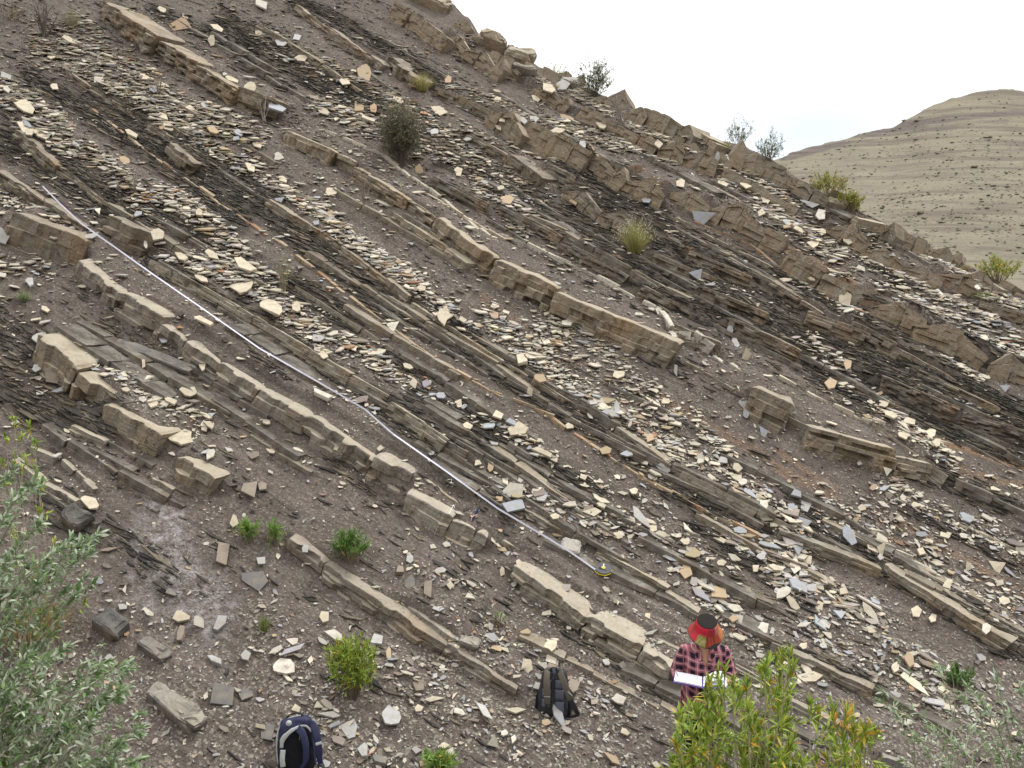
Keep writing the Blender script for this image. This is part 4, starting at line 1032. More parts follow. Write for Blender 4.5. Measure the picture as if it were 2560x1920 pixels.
ST_D = """390 53 45 30 o;457 87 15 26 c - .5;13 163 30 15 g;213 173 25 18 w - .4;118 187 18 15 c;313 167 32 14 c;283 287 36 11 c;270 347 26 16 t;50 228 48 26 c jag;62 278 66 20 c;90 290 40 16 c
597 230 40 20 b;540 190 22 26 c jag .4;602 338 20 18 w jag .3;613 387 24 12 c;717 413 25 20 c;515 285 22 13 b;555 312 22 13 c;605 433 20 18 b tri .5;430 457 18 15 c;340 505 36 28 c;8 510 26 40 g - .6;352 250 30 12 c
567 8 36 18 w;640 80 20 16 g;560 70 16 12 c;620 128 22 12 g;470 60 30 12 c;500 170 34 10 c;400 35 20 10 c;150 85 34 12 c;350 20 20 10 c;445 225 22 14 g;460 280 26 12 t
787 155 30 40 t jag .3;775 230 26 30 t;947 238 38 18 c;968 172 15 19 t;795 255 34 14 c;1185 190 30 18 c;1215 184 32 24 g;1157 212 22 11 c;905 372 20 34 t - .7;990 370 24 20 c
1225 255 34 15 t;1153 257 22 16 g;808 233 18 18 o;1077 275 24 9 c;1082 405 16 10 c;1397 432 20 13 b;1240 435 28 12 t;860 215 26 14 c;1075 215 20 14 c;700 240 24 14 c;745 175 26 20 c;1300 270 24 12 c
1515 472 46 44 b tri .8;1745 441 48 20 g tri .5;1775 463 26 24 w;1775 500 22 14 c;1725 495 24 13 c;1757 525 26 18 c;1550 340 11 26 g - .7;1560 395 26 14 c;1610 400 30 12 c;1470 395 20 20 c;1700 480 20 12 g;1830 520 24 10 c
390 552 36 16 c;458 550 30 18 c jag;525 570 56 24 c;520 615 46 32 c jag;435 600 34 12 c;585 660 56 26 c jag;640 662 20 24 c;437 690 46 12 c;65 607 22 18 g;98 667 20 12 c;115 810 42 42 r - .5
80 795 20 18 g;390 945 50 32 c jag;195 1085 44 24 c;697 850 50 14 w - 0 .05;310 785 8 30 c - .5;437 790 16 24 c;405 845 34 22 c jag;370 865 40 14 c;540 1055 40 36 r;567 1050 22 24 r;585 975 22 10 c jag;330 870 24 18 c
848 703 26 22 w tri .4;960 680 30 36 c jag;910 622 22 14 c;992 870 18 22 c - .3;1145 845 12 40 c - .6 .02 0;1125 775 28 24 c - 0 .05;1165 815 32 18 t;1103 910 34 14 b;1117 927 44 34 c - .3;1075 895 28 16 c;1172 975 54 13 c;1435 1010 34 34 g jag .6
1113 1060 48 38 w - .4;1112 1092 50 32 b;1170 1075 26 18 g;1078 1077 18 13 t;1060 1008 14 24 t - .3;1033 1000 16 16 c;1337 808 26 18 c;1460 800 10 26 g - .6;1333 880 14 30 g;1438 865 20 15 c;1405 945 18 20 t;1260 1030 16 14 c;1200 1115 22 14 c;1000 690 20 12 c
1505 593 28 22 b tri .7;1827 648 28 38 c - .6;1578 712 14 22 b - .6;1588 740 26 16 g - .3 .015 .9;1611 773 24 40 c - .8 .02 .25;1830 785 22 26 t;1795 828 28 22 t;1605 875 26 34 g - .6;1612 895 16 18 b - .4;1648 935 20 26 b tri .6;1513 993 18 32 w - .7;1562 993 24 18 g
2170 838 24 16 b tri .4;1910 870 24 16 c;1925 895 28 14 c;2010 935 24 24 c;2025 955 20 18 c;1965 910 30 16 c;1950 940 26 14 c;1917 1015 14 20 w tri .5;1857 1000 12 10 w;1740 1090 30 34 g;1720 1065 36 16 b;1605 1040 20 14 w;1712 1095 26 14 b
1835 1155 26 48 b - .3 .03 -.5;1735 1130 28 30 b tri .3;2090 1118 38 20 b;2042 1155 26 24 c;1905 1190 18 36 c tri .7;1990 1190 22 16 c;2092 1225 14 24 c - .4;2155 1225 36 26 c tri .4;2048 1260 28 24 c;1552 1162 34 16 c;1727 1185 26 20 b tri;1748 1208 16 22 c
1645 1200 20 20 g;1675 1225 28 12 c;1632 1227 20 16 c;1725 1265 48 20 b - 0 .03 .6;1752 1268 28 22 g;1822 1275 20 24 c;1690 1280 36 26 w jag;1713 1302 16 40 c - .2 .02 -.7;1553 1280 50 28 t;1480 1235 28 34 t;1508 1270 16 20 c tri;1650 1355 24 28 w
1668 1362 16 16 g;1585 1335 20 16 t;1815 1325 24 18 b tri;1770 1310 20 24 c;1980 1320 22 26 c;2015 1335 18 18 c;2130 1358 20 24 w;1736 1395 24 15 c;1786 1388 36 13 c;1748 1462 68 24 c - 0 .03 .05;1965 1425 24 34 t;1935 1440 18 24 c;2040 1490 30 18 c;1560 1215 20 14 c
965 1176 18 12 w;935 1180 18 12 w;886 1207 16 18 g;887 1260 24 34 d jag .3;925 1270 22 50 r - .2;863 1230 20 20 r - 0 .05;1120 1217 14 20 c;1085 1235 10 22 c - .5;1137 1440 28 38 c - .5;1135 1365 22 15 t - 0 .04;1190 1393 26 24 c jag;1160 1480 20 16 g
1240 1480 28 28 r;1335 1510 30 22 w jag;905 1530 20 16 c;845 1545 40 38 g jag;755 1575 42 44 g jag;905 1480 30 28 r;785 1620 26 28 g - 0 .06;1110 1595 14 20 w;960 1610 20 15 c;1090 1583 16 13 w;992 1537 28 14 w;815 1380 30 30 g;840 1410 14 26 t
505 1125 20 30 c - .2;480 1195 36 56 r;550 1253 62 44 d - .3 .04 .5;475 1345 26 42 g - .2 .08 .5;475 1500 56 72 d - .3 .05;390 1330 40 26 c;610 1440 52 34 w jag;580 1580 34 40 d;725 1372 46 20 w;390 1368 16 36 r - 0 .05 .3;465 1425 34 14 g - 0 .05;660 1185 18 22 g
565 1210 22 22 g;530 1500 36 28 d;530 1415 22 22 g;370 1280 26 14 d;255 1490 40 16 t;265 1310 20 14 g;700 1330 24 26 c;900 1620 26 16 g;1180 1560 22 14 t;700 1650 30 20 g;820 1640 40 18 d - 0 .06;640 1530 26 16 c;1310 1430 18 14 g;1350 1580 24 14 c
1400 1330 16 14 c;2150 1560 30 16 c;1935 1500 26 14 g;1850 1545 22 14 c;1960 1560 20 14 w;2120 1420 24 14 g;1880 1360 26 12 c;1480 1170 22 12 c;1370 1060 20 14 c;1410 1140 20 18 c;1230 920 18 14 c;1300 1090 22 12 c;880 790 24 12 c;1010 920 24 14 c"""
nst = 0
for tok in ST_D.replace('\n', ';').split(';'):
    q = tok.split()
    x, y, w, h = map(float, q[:4]); ck = q[4]
    shape = q[5] if len(q) > 5 and q[5] != '-' else ''
    tilt = float(q[6]) if len(q) > 6 else None
    thick = float(q[7]) if len(q) > 7 and float(q[7]) > 0 else None
    rot = float(q[8]) if len(q) > 8 else None
    stone(x, y, w, h, ck, shape, tilt, thick, rot); nst += 1
# a few more of the larger flakes in the scree bands
rs = RS(99)
Us, Vs, xs, ys, dxs, dys = sample_slope(2600, 45, lambda dx, dy, U, V: mask_of(dx, dy, SCREE) * .22)
for i in range(len(xs)):
    if nst >= 298: break
    if not (5 < dxs[i] < 2200 and 5 < dys[i] < 1400): continue
    w = rs.uniform(15, 30); stone(float(dxs[i]), float(dys[i]), w, w * rs.uniform(.4, .75), str(rs.choice(list('cccgtbw'))), rot=float(rs.normal(.3, .4))); nst += 1
print('stones', nst)

# boulders and logs of rock lying free
def boulder(x, y, w, h, colour, label, thick, rot=.4, rd=.6, name='boulder', cat='boulder', lam=2):
    P = at1(x, y); dist = (P - Vector((0, 0, CAMZ))).length
    L_ = w / F * dist; D_ = h / F * dist
    rs = RS(int(x + y))
    nu_, nv_ = 22, 16
    th = np.linspace(0, np.pi, nv_)[:, None]; ph = np.linspace(0, 2 * np.pi, nu_, endpoint=False)[None]
    e = .38
    sg = lambda v, p: np.sign(v) * np.abs(v) ** p
    X = sg(np.sin(th), e) * sg(np.cos(ph), e); Y = sg(np.sin(th), e) * sg(np.sin(ph), e); Z = sg(np.cos(th), e) + 0 * ph
    co = np.stack([X * L_ / 2, Y * D_ / 2, Z * thick], -1).reshape(-1, 3)
    nz = fbm(co[:, 0] * 5 + co[:, 2] * 3, co[:, 1] * 5, int(x), 3) - .5
    co = co * (1 + 1.0 * nz)[:, None]
    co = np.round(co / (thick * .22)) * (thick * .22) * .45 + co * .55
    ix = np.arange(nu_ * nv_).reshape(nv_, nu_); nx = np.roll(ix, -1, 1)
    q = np.stack([ix[:-1], ix[1:], nx[1:], nx[:-1]], -1).reshape(-1, 4)
    me = np_mesh(name, co, [q], col=np.repeat(np.array(colour)[None], len(co), 0))
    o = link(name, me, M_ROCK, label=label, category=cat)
    right = Vector((1, 0, 0)); nrm = Vector(bnormal(np.array([P.x]), np.array([P.y]))[0])
    a = (right - nrm * right.dot(nrm)).normalized(); b = nrm.cross(a)
    a2 = a * math.cos(-rot) + b * math.sin(-rot); b2 = nrm.cross(a2)
    o.matrix_world = basis(a2, b2, nrm, P + nrm * thick * .25)
    return o
boulder(245, 1357, 66, 44, (.12, .118, .115), "dark rounded boulder beside the straw coloured tussock", .12, .5)
boulder(335, 1410, 84, 30, (.19, .18, .17), "dark grey log shaped stone below the white salt crust", .09, .5)
boulder(378, 1532, 130, 36, (.24, .23, .21), "long grey log shaped stone under the silvery bush's twigs", .1, .56)
boulder(165, 1125, 60, 40, (.10, .095, .09), "black laminated boulder behind the silvery bush's bare twigs", .12, .6)
boulder(1010, 1385, 46, 24, (.26, .25, .24), "round grey stone on the log shaped bed", .07, .3)
boulder(340, 775, 150, 22, (.15, .145, .14), "long dark splinter of rock among chips near the pale yellow block", .05, .3)
boulder(1232, 1186, 40, 34, (.46, .46, .46), "grey stone weighing down the tape beside its reel", .07, .2)
boulder(1122, 132, 54, 34, (.44, .39, .30), "cream topped boulder perched on the skyline", .22, .15)
boulder(1165, 120, 70, 30, (.34, .27, .18), "low brown boulder behind the cream topped boulder", .25, .3)
boulder(1060, 108, 60, 34, (.32, .25, .17), "leaning brown boulder at the skyline's notch", .3, .4)
boulder(1210, 150, 60, 40, (.38, .32, .23), "rounded tan boulder behind the green skyline sprig", .3, .2)
boulder(1225, 185, 40, 24, (.40, .41, .42), "smooth grey boulder under the skyline bush", .14, .2)
boulder(1130, 160, 44, 20, (.22, .2, .18), "dark stone wedged beneath the cream topped boulder", .12, .2)
boulder(1800, 450, 40, 26, (.3, .24, .16), "brown boulder below the green bushes on the skyline shoulder", .16, .4)
boulder(1025, 60, 90, 70, (.31, .25, .17), "massive brown outcrop boulder at the top of the skyline", .28, .7)
boulder(935, 12, 90, 40, (.34, .27, .18), "uppermost tan outcrop boulder cut by the picture's top edge", .2, .5)

# ------------------------------------------------------------------ the far hill and the ground to the horizon
SIL = [(1380, 450), (1560, 385), (1690, 341), (1707, 333), (1741, 320), (1817, 302), (1857, 289), (1931, 274), (1974, 251), (2007, 231), (2057, 213),
       (2097, 201), (2127, 196), (2167, 193), (2212, 197), (2320, 212), (2450, 250)]
ss = np.array([ray(a, b)[0] / ray(a, b)[1] for a, b in SIL]); ee = np.array([ray(a, b)[2] / ray(a, b)[1] for a, b in SIL])
YC, Y0, ZB = 250.0, 118.0, -14.0
s1 = np.linspace(.2, .74, 300); y1 = np.concatenate([np.linspace(Y0 - 20, YC + 12, 220), np.linspace(YC + 15, 420, 20)])
S_, Y_ = np.meshgrid(s1, y1, indexing='ij')
def far_z(s, y):
    zc = CAMZ + np.interp(s, ss, ee) * YC
    f = np.clip((y - Y0) / (YC - Y0), 0, 1)
    x = s * y
    z = ZB + (zc - ZB) * (f ** 1.0 * .8 + .2 * f * f)
    zz = z + .035 * x
    z = z + np.where(f > 0, 1, 0) * ((fbm(x * .03, y * .03, 61) - .5) * 3 * f * (1 - f) * 2 + (fbm(x * .25, y * .25, 62) - .5) * .6
        + .5 * (zz * .30 % 1.0 < .22) * fbm(x * .05, zz * .3, 63) * f)
    back = np.clip(y - YC, 0, None)
    return z - back * .35
Z_ = far_z(S_, Y_); X_ = S_ * Y_
nu_, nv_ = S_.shape; ix = np.arange(nu_ * nv_).reshape(nu_, nv_)
q = np.stack([ix[:-1, :-1], ix[1:, :-1], ix[1:, 1:], ix[:-1, 1:]], -1).reshape(-1, 4)
m, t, b = mat_new('far_hill_soil', .95, .1)
oc = objco(t)
geo_ = t.nodes.new('ShaderNodeSeparateXYZ'); t.links.new(oc, geo_.inputs[0])
zt = mathn(t, 'ADD', geo_.outputs['Z'], mathn(t, 'MULTIPLY', geo_.outputs['X'], .035))
cmb = t.nodes.new('ShaderNodeCombineXYZ'); t.links.new(mathn(t, 'MULTIPLY', geo_.outputs['X'], .035), cmb.inputs[0]); t.links.new(mathn(t, 'MULTIPLY', geo_.outputs['Y'], .035), cmb.inputs[1])
t.links.new(mathn(t, 'MULTIPLY', zt, .75), cmb.inputs[2])
nb = noise(t, cmb.outputs[0], 1.0, 5, .6).outputs['Fac']; nl = noise(t, oc, .06, 3).outputs['Fac']; nf = noise(t, oc, 1.4, 3).outputs['Fac']; n8 = noise(t, oc, 5, 2).outputs['Fac']
c = mixc(t, rng(t, nl, .35, .65), (.25, .222, .165), (.21, .188, .142))
c = mixc(t, rng(t, nb, .48, .60, 0, .85), c, (.14, .118, .10))
c = mixc(t, rng(t, nb, .28, .42, .5, 0), c, (.29, .26, .20))
c = mixc(t, rng(t, nf, .52, .70, 0, .6), c, (.15, .14, .10))
rim = mathn(t, 'MULTIPLY', attr(t, 'rim'), rng(t, nb, .35, .5))
c = mixc(t, rim, c, (.12, .10, .095))
c = mixc(t, rng(t, n8, .4, .7, 0, .3), c, (.2, .17, .12))
t.links.new(c, b.inputs['Base Color']); bump(t, b, nf, .6, .3)
Pz = ZB + 0 * Z_
Dx, Dy, _d = project(X_, Y_, Z_)
rimv = mask_of(Dx, Dy, [([(1690, 344), (1760, 322), (1850, 297), (1934, 279), (2007, 262), (2107, 249), (2212, 240)], 15, 1), ([(1860, 300), (1994, 279), (2174, 262)], 12, .7)], 6)
me = np_mesh('far_hill', np.stack([X_, Y_, Z_], -1).reshape(-1, 3), [q], attrs={'rim': rimv.ravel()}, smooth=True)
link('far_hill', me, m, kind='structure')
g = 4000
me = np_mesh('valley_ground', [(-g, -g, ZB - .3), (g, -g, ZB - .3), (g, g, ZB - .3), (-g, g, ZB - .3)], [np.array([[0, 1, 2, 3]])])
link('valley_ground', me, mat_flat('valley_soil', (.33, .28, .19), .95, .1, .05, .3), kind='structure')
# dark shrubs dotted over the far hill
rs = RS(31); n = 16000
s = rs.uniform(.28, .66, n); y = Y0 + (YC - Y0) * rs.uniform(0.02, 1, n) ** .9; x = s * y; z = far_z(s, y)
k = rs.rand(n) < np.clip(1.1 - .9 * (y - Y0) / (YC - Y0), .12, 1) * sstep(.3, .6, fbm(x * .06, y * .06, 5))
x, y, z = x[k], y[k], z[k]; n = len(x)
r = np.exp(rs.normal(math.log(.145), .42, n)) 
nb_ = 2
oct_ = np.array([(1, 0, 0), (0, 1, 0), (-1, 0, 0), (0, -1, 0), (0, 0, 1), (.7, .7, .5), (-.7, .7, .55), (-.7, -.7, .5), (.7, -.7, .55)], float)
of = np.array([(0, 5, 8), (0, 1, 5), (1, 6, 5), (1, 2, 6), (2, 7, 6), (2, 3, 7), (3, 8, 7), (3, 0, 8), (5, 6, 4), (6, 7, 4), (7, 8, 4), (8, 5, 4)])
co = []; fs = []; cl = []
for j in range(n * nb_):
    i = j // nb_
    sc = r[i] * rs.uniform(.6, 1.1) * np.array([rs.uniform(.8, 1.7), rs.uniform(.8, 1.3), rs.uniform(.6, 1)])
    co.append(oct_ * sc * rs.uniform(.75, 1.2, (9, 1)) + np.array([x[i] + rs.uniform(-1, 1) * r[i], y[i] + rs.uniform(-.6, .6) * r[i], z[i] - .05]))
    fs.append(of + 9 * j); cl.append(np.repeat(np.array([(.13, .125, .085), (.15, .14, .095), (.11, .107, .08), (.17, .155, .105)])[rs.randint(4)][None] * rs.uniform(.8, 1.3), 9, 0))
me = np_mesh('far_shrubs', np.concatenate(co), [np.concatenate(fs)], col=np.concatenate(cl))
link('far_shrubs', me, M_STEM, kind='stuff')

# ------------------------------------------------------------------ plants
class Sprout:
    def __init__(s): s.tv = []; s.tf = []; s.tc = []; s.lv = []; s.lf3 = []; s.lf4 = []; s.lc = []; s.nt_ = 0; s.nl_ = 0; s.single = []
    def tube(s, path, r0, r1, col, sides=4):
        n = len(path); prev = None
        for i, p in enumerate(path):
            d = (path[min(i + 1, n - 1)] - path[max(i - 1, 0)])
            d = d.normalized() if d.length > 1e-6 else Vector((0, 0, 1))
            a = d.orthogonal().normalized(); b_ = d.cross(a)
            r = r0 + (r1 - r0) * i / (n - 1)
            for j in range(sides):
                th = 2 * math.pi * j / sides
                s.tv.append(tuple(p + (a * math.cos(th) + b_ * math.sin(th)) * r)); s.tc.append(col)
        for i in range(n - 1):
            for j in range(sides):
                o_ = s.nt_ + i * sides
                s.tf.append((o_ + j, o_ + (j + 1) % sides, o_ + sides + (j + 1) % sides, o_ + sides + j))
        s.nt_ += n * sides
    def leaf(s, p, d, up, ln, wd, col, bend=.25):
        d = d.normalized(); side = d.cross(up)
        side = side.normalized() if side.length > 1e-4 else d.orthogonal().normalized()
        nn = side.cross(d).normalized()
        def P(f, w, h): return tuple(p + d * (f * ln) + side * (w * wd) + nn * (h * ln))
        s.lv += [P(0, 0, 0), P(.35, -.5, -.02), P(.35, .5, -.02), P(.72, -.4, -bend * .45), P(.72, .4, -bend * .45), P(1, 0, -bend)]
        o_ = s.nl_
        s.lf3 += [(o_, o_ + 2, o_ + 1), (o_ + 3, o_ + 4, o_ + 5)]; s.lf4 += [(o_ + 1, o_ + 2, o_ + 4, o_ + 3)]
        s.lc += [col] * 6; s.nl_ += 6
    def done(s, name, label, cat, loc, group=None, leafname='leaves', kind=True):
        root = thing(name, label, cat, loc, group)
        if s.tv: link('stem', np_mesh('stem', np.array(s.tv), [np.array(s.tf)], col=np.array(s.tc)), M_STEM, root)
        if s.lv:
            o_ = link(leafname, np_mesh(leafname, np.array(s.lv), [np.array(s.lf3), np.array(s.lf4)], col=np.array(s.lc)), M_LEAF, root)
            if kind: o_['kind'] = 'stuff'
        return root
def bez(p0, p1, p2, n=7):
    return [p0 * (1 - t) ** 2 + p1 * 2 * t * (1 - t) + p2 * t * t for t in [i / (n - 1) for i in range(n)]]
GREENS = [(.25, .37, .04), (.34, .46, .06), (.17, .27, .03), (.42, .50, .10)]
YEL = [(.55, .42, .05), (.62, .30, .03), (.48, .45, .08)]
SILV = [(.29, .38, .22), (.42, .50, .35), (.20, .30, .12), (.54, .60, .46), (.15, .25, .08)]
def rv(rs, s=1): return Vector((rs.gauss(0, s), rs.gauss(0, s), rs.gauss(0, s)))
def jit(c, rs, a=.2): f = 1 + rs.uniform(-a, a); return tuple(v * f for v in c)

def whorl(sp, tip, d, rs, n, ln, wd, yel=.12, cols=GREENS):
    for i in range(n):
        back = rs.random() ** 1.3 * ln * 1.3
        ax = (d + rv(rs, .45) + Vector((0, 0, .25))).normalized() if i % 3 else (d * .3 + rv(rs, .6)).normalized()
        c = jit(rs.choice(YEL), rs) if rs.random() < yel * (1.6 if i % 3 == 0 else .4) else jit(rs.choice(cols), rs)
        sp.leaf(tip - d * back, ax, Vector((0, 0, 1)) + rv(rs, .3), ln * rs.uniform(.6, 1.1), wd * rs.uniform(.7, 1.1), c, rs.uniform(0, .25))

def shrub(x, y, hpx, wpx, label, n=26, ln=.07, wd=.010, yel=.08, cols=GREENS, name='green_shrub', per=16, seed=1, group=None):
    """leafy shrub: stems with whorls of narrow leaves; (x, y) is its foot in the view"""
    P = at1(x, y); dist = (P - Vector((0, 0, CAMZ))).length
    H = hpx / F * dist; W = wpx / F * dist
    rs = random.Random(seed * 77 + int(x)); sp = Sprout()
    for i in range(n):
        an = rs.uniform(0, 6.28); rr = math.sqrt(rs.random()) * W / 2 * .85
        hh = H * (1 - .45 * (rr / (W / 2)) ** 2) * rs.uniform(.5, .92)
        tip = Vector((rr * math.cos(an), rr * math.sin(an) * .8, hh))
        path = bez(Vector((tip.x * .15, tip.y * .15, -.03)), Vector((tip.x * .5, tip.y * .5, hh * .7)), tip, 5)
        sp.tube(path, .004, .002, jit((.26, .22, .15), rs), 3)
        d = (path[-1] - path[-2]).normalized()
        whorl(sp, tip, d, rs, per, ln, wd, yel, cols)
        for k in range(2):
            q = path[3] + rv(rs, .03); whorl(sp, q, (d + rv(rs, .6)).normalized(), rs, per // 2, ln * .9, wd, yel, cols)
    return sp.done(name, label, 'shrub', P, group)

def tuft(x, y, hpx, wpx, label, n=300, cols=((.42, .34, .16), (.3, .26, .12)), name='grass_tuft', wd=.003, curve=.35, seed=1, cat='grass tuft', flowers=0, group=None):
    P = at1(x, y); dist = (P - Vector((0, 0, CAMZ))).length
    H = hpx / F * dist; W = wpx / F * dist
    rs = random.Random(seed * 13 + int(x)); sp = Sprout()
    for i in range(n):
        an = rs.uniform(0, 6.28); rr = math.sqrt(rs.random())
        tip = Vector((rr * W / 2 * math.cos(an), rr * W / 2 * math.sin(an), H * (1 - .5 * rr * rr) * rs.uniform(.55, 1.0)))
        b0 = Vector((tip.x * .2, tip.y * .2, 0)); c = jit(rs.choice(cols), rs)
        path = bez(b0, Vector((tip.x * curve, tip.y * curve, tip.z * .75)), tip, 4)
        sd = Vector((rs.gauss(0, 1), rs.gauss(0, 1), 0)).normalized()
        o_ = sp.nl_; w_ = wd * rs.uniform(.7, 1.3)
        for k, p in enumerate(path):
            ww = w_ * (1 - .8 * k / 3)
            sp.lv += [tuple(p - sd * ww), tuple(p + sd * ww)]; sp.lc += [c, c]
        sp.lf4 += [(o_ + 2 * k, o_ + 2 * k + 1, o_ + 2 * k + 3, o_ + 2 * k + 2) for k in range(3)]
        sp.nl_ += 8
        if flowers and rs.random() < flowers:
            for k in range(3): sp.leaf(tip, rv(rs, 1), rv(rs, 1), .014, .012, (.75, .73, .62), 0)
    if not sp.lf3: sp.lf3 = [(0, 1, 2)]
    root = thing(name, label, cat, P, group)
    o_ = link('blades', np_mesh('blades', np.array(sp.lv), [np.array(sp.lf3), np.array(sp.lf4)], col=np.array(sp.lc)), M_LEAF, root); o_['kind'] = 'stuff'
    return root

def twigs(x, y, hpx, wpx, label, n=24, col=(.28, .24, .19), name='dead_bush', leafc=None, seed=1, r=.004, cat='dead bush', lean=(0, 0), sub=3, leafn=3, ln=.03):
    P = at1(x, y); dist = (P - Vector((0, 0, CAMZ))).length
    H = hpx / F * dist; W = wpx / F * dist
    rs = random.Random(seed * 7 + int(x)); sp = Sprout()
    for i in range(n):
        an = rs.uniform(0, 6.28); rr = math.sqrt(rs.random()) * W / 2
        hh = H * rs.uniform(.45, 1) * (1 - .35 * (rr / (W / 2)) ** 2)
        tip = Vector((rr * math.cos(an) + lean[0] * hh, rr * math.sin(an) * .8, hh + lean[1]))
        mid = Vector((tip.x * .35, tip.y * .35, hh * .6)) + rv(rs, W * .06)
        path = bez(Vector((0, 0, -.03)) + rv(rs, .02), mid, tip, 6)
        path = [p + rv(rs, W * .012) for p in path]
        c = jit(col, rs, .3)
        sp.tube(path, r, r * .35, c, 4)
        for k in range(sub):
            q0 = path[rs.randint(2, 4)]; e = q0 + (tip - q0).length * .6 * (Vector((0, 0, .5)) + rv(rs, .6) + (tip - q0).normalized() * .4)
            pth = bez(q0, (q0 + e) / 2 + rv(rs, W * .04), e, 4); sp.tube(pth, r * .5, r * .2, jit(col, rs, .3), 3)
            if leafc:
                for p in pth[1:]:
                    for _ in range(leafn): sp.leaf(p + rv(rs, .008), rv(rs, 1) + Vector((0, 0, .5)), Vector((0, 0, 1)) + rv(rs, .3), ln * rs.uniform(.6, 1.2), ln * .28, jit(rs.choice(leafc), rs), .1)
    return sp.done(name, label, cat, P)

shrub(537, 1175, 62, 58, "bright green tuft, taller of the pair above the salt crust's far side", 20, .075, .009, .03, [(.17, .30, .05), (.23, .36, .08)], per=16, seed=2)
shrub(597, 1178, 66, 44, "slim bright green tuft next to the half buried purplish block", 15, .075, .009, .03, [(.16, .29, .05), (.21, .34, .07)], per=15, seed=3)
shrub(757, 1215, 82, 100, "round dark green shrub between the purplish block and the log shaped bed", 40, .075, .010, .02, [(.11, .21, .04), (.15, .27, .05)], per=17, seed=4)
shrub(762, 1508, 148, 122, "tall green shrub with yellowing lower leaves above the navy backpack", 60, .085, .012, .10, per=18, seed=5)
shrub(2072, 1490, 56, 66, "dense dark green shrub behind the silvery branches", 30, .06, .011, .0, [(.09, .17, .04), (.12, .22, .05)], per=16, seed=6)
tuft(570, 1366, 44, 44, "small green grass tuft with straw tips above the grey stones", 160, ((.16, .24, .06), (.34, .3, .14), (.22, .3, .08)), seed=2, wd=.003)
tuft(62, 1400, 110, 170, "straw coloured tussock behind the silvery bush", 1100, ((.42, .30, .12), (.34, .24, .09), (.5, .4, .2), (.25, .22, .08)), name='tussock', seed=3, wd=.0035, curve=.6)
twigs(866, 358, 150, 116, "big dark twiggy bush with grey green tips in the upper middle of the slope", n=260, col=(.15, .13, .105), name='dark_bush', cat='bush', seed=41, r=.003, sub=4, leafc=[(.30, .29, .17), (.24, .23, .15), (.16, .15, .11)], leafn=3, ln=.045)
tuft(912, 194, 46, 70, "pale yellow tuft on the upper ledges", 420, ((.42, .37, .14), (.5, .45, .22), (.33, .31, .12)), seed=5, wd=.004)
tuft(1372, 548, 86, 104, "yellow green tuft dotted with white flowers under the rusty blocks", 620, ((.38, .36, .12), (.30, .31, .10), (.46, .42, .2)), seed=6, wd=.0035, flowers=.35, name='flowering_tuft')
shrub(612, 638, 92, 52, "thin olive green plant standing in mid slope", 16, .05, .006, .05, [(.2, .23, .07), (.26, .28, .1)], per=9, seed=7, name='olive_plant')
twigs(1048, 1318, 44, 60, "dead grey twiggy tuft above the small green sprig", 40, (.36, .33, .28), seed=2, r=.003)
shrub(1077, 1352, 38, 40, "small creeping green sprig beside the dead twiggy tuft", 10, .03, .008, .02, [(.18, .27, .08)], per=8, seed=8)
tuft(52, 652, 26, 44, "small sage green tuft beside the bare brown soil", 200, ((.24, .30, .14), (.32, .36, .2)), seed=8, wd=.004)
twigs(152, 62, 36, 50, "small dry bush on the top left scree", 60, (.33, .29, .2), seed=4, r=.003, leafc=[(.36, .33, .2)], name='dry_bush', ln=.02)
twigs(98, 85, 80, 50, "leaning dead shrub with a dark trunk near the top corner", 14, (.13, .11, .09), seed=5, r=.014, sub=4)
twigs(28, 42, 24, 120, "dead branches sprawling at the corner of the slope", 14, (.26, .21, .15), seed=6, r=.012, sub=3)
twigs(345, 205, 66, 66, "dry bare stem forking in the bright scree", 9, (.30, .24, .17), seed=7, r=.007, sub=5)
twigs(787, 450, 130, 40, "wiry dead stem hanging over the orange tan bed", 9, (.27, .22, .17), seed=8, r=.006, sub=4)
twigs(572, 262, 80, 44, "twisted grey root with a few green shoots", 7, (.40, .37, .33), seed=9, r=.012, sub=3, leafc=[(.2, .3, .06)], leafn=1)
twigs(1284, 215, 96, 92, "green and black bush standing on the skyline", 46, (.12, .11, .07), seed=10, r=.006, leafc=[(.17, .2, .08), (.23, .26, .12), (.09, .11, .05), (.3, .28, .17)], name='skyline_bush', cat='bush', leafn=7, ln=.05)
shrub(1204, 178, 46, 44, "bright yellow green sprig among the skyline boulders", 16, .06, .008, .12, [(.33, .38, .08), (.27, .33, .07)], per=10, seed=9)
twigs(1342, 290, 110, 66, "tangle of dead grey branches below the skyline bush", 22, (.30, .27, .24), seed=11, r=.009, sub=4)
twigs(1534, 300, 76, 90, "bare straw and grey twigs on the skyline above the dark blocks", 44, (.33, .29, .2), seed=12, r=.004, sub=4)
twigs(1596, 328, 76, 66, "sparse leaning skyline bush with fine grey twigs", 22, (.25, .23, .18), seed=13, r=.005, leafc=[(.23, .26, .16), (.17, .2, .1)], name='skyline_bush', cat='bush', leafn=5, ln=.045)
twigs(1662, 352, 70, 76, "crooked grey green bush where the far hill meets the skyline", 24, (.22, .2, .16), seed=14, r=.006, leafc=[(.2, .25, .17), (.26, .3, .2)], name='skyline_bush', cat='bush', leafn=6, ln=.05)
shrub(1566, 335, 34, 44, "small yellow green shrub tucked among dark skyline blocks", 16, .05, .009, .1, [(.28, .34, .06), (.35, .4, .09)], per=10, seed=10)
shrub(1690, 358, 24, 40, "low yellow green shrub at the foot of the far hill", 14, .05, .009, .1, [(.28, .32, .07), (.35, .37, .1)], per=10, seed=11)
shrub(1788, 438, 72, 90, "golden green bush on the skyline shoulder, higher one", 60, .09, .016, .25, [(.27, .31, .07), (.35, .36, .1), (.18, .22, .05)], per=12, seed=12)
